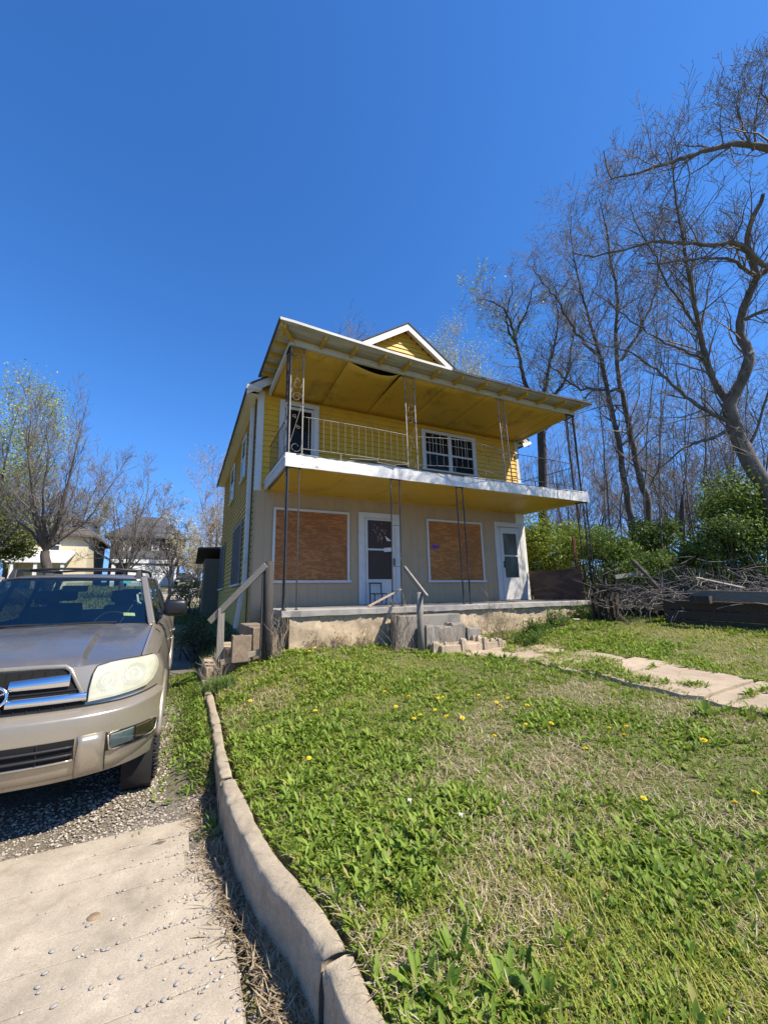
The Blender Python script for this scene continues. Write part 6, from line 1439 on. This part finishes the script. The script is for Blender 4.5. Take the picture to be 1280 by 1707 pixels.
pl = thing('long_plank', (p0.x,p0.y,p0.z-.1), 'long grey weathered timber laid on edge along the lawn end', 'timber')
part('plank', MB().bar(p0, p1, .09, .20), M['wood_grey2'], pl, bevel=.008)
part('end_block', MB().bar(p0+Vector((0,0,-.09)), p0+Vector((.0,-.35,-.09)), .12, .14), M['wood_dark'], pl)
n_ = Vector((p1.y-p0.y, p0.x-p1.x, 0)).normalized(); n_ = n_ if n_.dot(Vector((p0.x,p0.y,0))) > 0 else -n_; zg = float(ground_z(p0.x,p0.y))
lw = thing('old_timber_wall', (p0.x,p0.y,zg), 'timber retaining wall coloured dark for the deep shade below the long plank', 'wall')  # boards coloured dark to stand for the deep shade under the plank
hh = (p0.z-.11-zg+.08)/3
for k in range(3):
    o_ = n_*(.16+.03*k); a = Vector((p0.x,p0.y,zg-.08+hh*(k+.5)))+o_; e_ = Vector((p1.x,p1.y,zg-.08+hh*(k+.5)+(p1.z-p0.z)))+o_; part('timber', MB().bar(a-(e_-a).normalized()*.5, e_, .2, hh-.012), M['wood_brown'], lw, bevel=.012)
a, b_ = at_d(1160,963,11), at_d(1238,980,10.6); tag(part('white_board', MB().bar(a, b_, .16,.025), M['wood_grey'], None), 'pale weathered board lying across the dead branches', 'board')
a, b_ = at_d(1025,962,10.6), at_d(1078,954,11); tag(part('grey_board', MB().bar(a, b_, .05,.09), M['wood_grey'], None), 'short grey board propped level near the porch end', 'board')
a, b_ = at_d(1055,935,10.9), at_d(1100,985,10.6); tag(part('fallen_branch', MB().tube([a, a.lerp(b_,.5)+Vector((0,0,.03)), b_], [.05,.045,.035], 8), M['bark_dark'], None, True), 'thick dark fallen branch slanting over the vines', 'branch')
fn = thing('old_fence', at_d(1000,1005,10.6), 'broken dark board fence panel just past the porch end', 'fence')
for k in range(5):
    a = at_d(990+k*10,1010,10.7-.05*k); a.z = float(ground_z(a.x,a.y))-.05; part('fence_board', MB().box(a.x-.07,a.x+.07,a.y-.012,a.y+.012,a.z,a.z+random.uniform(.55,.75)), M['wood_brown'], fn)
a = at_d(987,980,10.8); part('fence_rail', MB().bar(a, at_d(1036,985,10.4), .04,.08), M['wood_brown'], fn)
a = at_d(969,1000,12.2); a.z = float(ground_z(a.x,a.y))
tag(part('rusty_post', MB().hexa([(a.x-.06,a.y,a.z),(a.x+.06,a.y,a.z),(a.x+.06,a.y+.03,a.z),(a.x-.06,a.y+.03,a.z),(a.x-.07,a.y,a.z+2.05),(a.x+.03,a.y,a.z+1.9),(a.x+.03,a.y+.03,a.z+1.9),(a.x-.07,a.y+.03,a.z+2.05)]), M['rust2'] if 'rust2' in M else M['wood_brown'], None), 'narrow rusty brown board standing upright behind the far porch post', 'post')
s0 = at_d(1135,905,16); s0.z = float(ground_z(s0.x,s0.y)); tag(part('dead_snag', MB().tube([s0, at_d(1136,880,16), at_d(1137,850,16), at_d(1138,826,16)], [.10,.09,.07,.05], 8), M['bark_dark'], None, True), 'short dead snag standing left of the evergreen bush', 'stump')
for i, (px, py, lab) in enumerate(((960,1035,'white crumpled paper scrap in the grass near the porch end'),(1003,1027,'small white paper scrap beside the old fence'),(768,1370,'pale dead leaf lying on the near lawn'),(683,1345,'small white scrap on the middle of the lawn'))):
    p = ray_lawn(px, py); mb = MB(); rows = [[(p.x+(u-.5)*.2*(1 if i < 2 else .16), p.y+(v-.5)*.12*(1 if i < 2 else .2), p.z+.035+.012*math.sin(u*9+v*4)) for u in np.linspace(0,1,7)] for v in np.linspace(0,1,4)]
    tag(part('paper_scrap' if i != 2 else 'dead_leaf', mb.grid(rows), M['paper'], None, True), lab, 'litter')
# ================================================================= the far side of the block
def simple_house(name, label, x0, x1, y0, y1, zb, ze, zr, wallm, roofm, hip, windows, extra=None):
    t = thing(name, ((x0+x1)/2, y0, zb), label, 'house'); w_ = part('wall', MB().box(x0,x1,y0,y1,zb-1,ze), wallm, t); o = .5
    i = min((x1-x0),(y1-y0))*.45 if hip else .0; ym = (y0+y1)/2
    part('roof', MB().add([(x0-o,y0-o,ze),(x1+o,y0-o,ze),(x1+o,y1+o,ze),(x0-o,y1+o,ze),(x0-o+i,ym,zr),(x1+o-i,ym,zr),(x0-o,y0-o,ze-.18),(x1+o,y0-o,ze-.18),(x1+o,y1+o,ze-.18),(x0-o,y1+o,ze-.18)],
        [(0,1,5,4),(2,3,4,5),(3,0,4),(1,2,5),(6,7,1,0),(7,8,2,1),(8,9,3,2),(9,6,0,3),(9,8,7,6)]), roofm, t)
    for (a, b_, c_, d_) in windows:
        wn = part('window', MB().box(a-.12,b_+.12,y0-.06,y0-.01,c_-.12,d_+.12), M['white'], t); part('pane', MB().box(a,b_,y0-.075,y0-.061,c_,d_), M['farglass'], wn); part('sash', MB().box(a,b_,y0-.09,y0-.076,(c_+d_)/2-.04,(c_+d_)/2+.04), M['white'], wn)
    return t
M['farglass'] = plain('far_window', (.04,.05,.06), .2, 0, .3, 2, 0)
M['creamwall'] = plain('cream_siding', (.60,.53,.37), .7, 0, .1, 3, .1, (1,1,8)); M['darkwall'] = plain('dark_brown_siding', (.035,.03,.028), .8, 0, .2, 3, .1, (1,1,8)); M['farroof'] = plain('far_shingles', (.10,.088,.08), .9, 0, .3, 6, .2); M['farroof2'] = plain('far_grey_shingles', (.06,.06,.065), .9, 0, .3, 6, .2)
M['whitewall'] = plain('far_white_wall', (.66,.66,.64), .7, 0, .1, 4, .1)
Y0 = 42.0
def fz(px, py, y): return at(px, py, y)
a, b_ = fz(18,893,Y0), fz(150,893,Y0); zb = float(ground_z(a.x, Y0)); pk = fz(90,862,Y0+4)
wz0, wz1 = fz(95,917,Y0).z, fz(95,901,Y0).z; wx0, wx1 = fz(86,905,Y0).x, fz(100,905,Y0).x
hA = simple_house('cream_house', 'cream two-storey house with brown hip roof and white porch roof', a.x, b_.x, Y0, Y0+8, zb, b_.z, pk.z+.3, M['creamwall'], M['farroof'], True, [(wx0,wx1,wz0,wz1)])
q0, q1 = fz(0,937,Y0-3), fz(110,937,Y0-3); q2 = fz(60,920,Y0)
part('porch_roof', MB().hexa([(q0.x-3,Y0-3,q0.z),(q1.x,Y0-3,q0.z),(q1.x,Y0-.02,q2.z),(q0.x-3,Y0-.02,q2.z),(q0.x-3,Y0-3,q0.z+.15),(q1.x,Y0-3,q0.z+.15),(q1.x,Y0-.02,q2.z+.15),(q0.x-3,Y0-.02,q2.z+.15)]), M['whitewall'], hA)
for px in (20,60,105): p = fz(px,937,Y0-2.8); part('porch_column', MB().box(p.x-.1,p.x+.1,Y0-2.9,Y0-2.7,zb-1,q0.z-.01), M['whitewall'], hA)
p0 = fz(128,880,Y0+1); dm = part('dormer', MB().box(p0.x-.9,p0.x+.9,Y0+1,Y0+4,p0.z-.7,p0.z+.5), M['whitewall'], hA); part('dormer_roof', MB().box(p0.x-1.2,p0.x+1.2,Y0+.7,Y0+4.2,p0.z+.51,p0.z+.7), M['farroof'], dm); part('pane', MB().box(p0.x-.45,p0.x+.45,Y0+.98,Y0+.998,p0.z-.4,p0.z+.35), M['farglass'], dm)
Y1 = 44.0; a, b_ = fz(186,897,Y1), fz(302,897,Y1); zb = float(ground_z(a.x, Y1)); pk = fz(230,866,Y1+4)
def wr(x0, x1, y0, y1, Y): return (fz(x0,y0,Y).x, fz(x1,y0,Y).x, fz(x0,y1,Y).z, fz(x0,y0,Y).z)
hB = simple_house('dark_house', 'dark brown two-storey house with grey roof and white front', a.x, b_.x, Y1, Y1+8, zb, b_.z, pk.z+.3, M['darkwall'], M['farroof2'], True, [wr(209,217,904,916,Y1), wr(256,264,905,916,Y1)])
r0_, r1_ = fz(188,934,Y1-2.5), fz(290,934,Y1-2.5); r2 = fz(188,920,Y1)
part('porch_roof', MB().hexa([(r0_.x,Y1-2.5,r0_.z),(r1_.x,Y1-2.5,r0_.z),(r1_.x,Y1-.02,r2.z),(r0_.x,Y1-.02,r2.z),(r0_.x,Y1-2.5,r0_.z+.2),(r1_.x,Y1-2.5,r0_.z+.2),(r1_.x,Y1-.02,r2.z+.2),(r0_.x,Y1-.02,r2.z+.2)]), M['farroof2'], hB)
part('porch_fascia', MB().box(r0_.x-.1,r1_.x+.1,Y1-2.56,Y1-2.51,r0_.z-.22,r0_.z+.1), M['whitewall'], hB)
w0 = fz(215,941,Y1-2.3); w1_ = fz(286,966,Y1-2.3); part('porch_wall', MB().box(w0.x,w1_.x,Y1-2.4,Y1-2.2,w1_.z-.8,w0.z), M['whitewall'], hB)
for px in (190,240,288): p = fz(px,940,Y1-2.3); part('porch_column', MB().box(p.x-.14,p.x+.14,Y1-2.45,Y1-2.15,zb-1,r0_.z-.23), M['whitewall'], hB)
# garage with white frame, dark car, driveway
cp = thing('carport', fz(305,975,40), 'white framed open carport at the end of the far drive', 'carport'); e0, e1, e2 = fz(292,935,40), fz(322,946,40), fz(305,930,42)
part('carport_roof', MB().hexa([(e0.x,39,e0.z),(e1.x,39,e1.z),(e1.x,43,e1.z),(e0.x,43,e0.z),(e0.x,39,e0.z+.15),(e1.x,39,e1.z+.15),(e1.x,43,e1.z+.15),(e0.x,43,e0.z+.15)]), M['whitewall'], cp)
zc = float(ground_z(e0.x, 40))
for xx in (e0.x+.1, e1.x-.1): part('carport_post', MB().box(xx-.08,xx+.08,39.1,39.26,zc-.3,e1.z-.01), M['whitewall'], cp)
p = fz(310,974,38); zc = float(ground_z(p.x, 38)); dc = thing('far_car', (p.x,38,zc), 'small dark car parked at the end of the far drive', 'car', world=False)
part('body', MB().grid([[(-.85,y,z0_),(-.88,y,z0_+.25),(-.80,y,z1_),(.80,y,z1_),(.88,y,z0_+.25),(.85,y,z0_)] for y, z0_, z1_ in ((0,.45,.62),(.05,.25,.8),(.9,.25,.95),(3.9,.25,.98),(4.3,.4,.7))]), M['black'], dc, True)
part('cabin', MB().hexa([(-.78,.95,.93),(.78,.95,.93),(.78,3.7,.96),(-.78,3.7,.96),(-.6,1.6,1.42),(.6,1.6,1.42),(.6,3.3,1.42),(-.6,3.3,1.42)]), M['farglass'], dc, bevel=.05)
for s in (-1,1):
    part('headlight', MB().box(min(s*.5,s*.78),max(s*.5,s*.78),-.015,.03,.60,.72), M['reflector'], dc)
    for yy in (.8,3.4): part('wheel', MB().lathe([(0,-.1),(.3,-.1),(.33,-.06),(.33,.06),(.3,.1),(0,.1)], 16, 'x', (s*.78,yy,.32)), M['rubber'], dc, True)
rows = [[(x, y, float(ground_z(x,y))+.03) for x in np.linspace(-2.0+(y-20)*.05,.9+(y-20)*.012,6)] for y in np.linspace(22,40,20)]
struct(link('far_drive', MB().grid(rows).mesh('far_drive', M['conc'], True)))
fe = thing('wire_fence', (0,21,1), 'low wire fence with thin posts across the back of the drive', 'fence')
for k in range(9):
    x = -2.2+k*.42; z = float(ground_z(x, 21)); part('fence_post', MB().tube([(x,21,z-.1),(x+random.uniform(-.03,.03),21,z+random.uniform(.8,1.0))], .022, 5), M['wood_dark'], fe)
for h_ in (.25,.5,.75): part('fence_wire', MB().tube([(x,21,float(ground_z(x,21))+h_) for x in np.linspace(-2.2,1.2,10)], .006, 3), M['twig'], fe)

for k, (z_, lab) in enumerate(((7.6,'upper thin overhead wire crossing the left background'),(7.1,'lower thin overhead wire crossing the left background'))):
    tag(link('overhead_wire', MB().tube([(x, 36, z_-.35*(1-((x+12)/28)**2)) for x in np.linspace(-40,16,24)], .012, 4).mesh('overhead_wire', M['black'])), lab, 'wire')
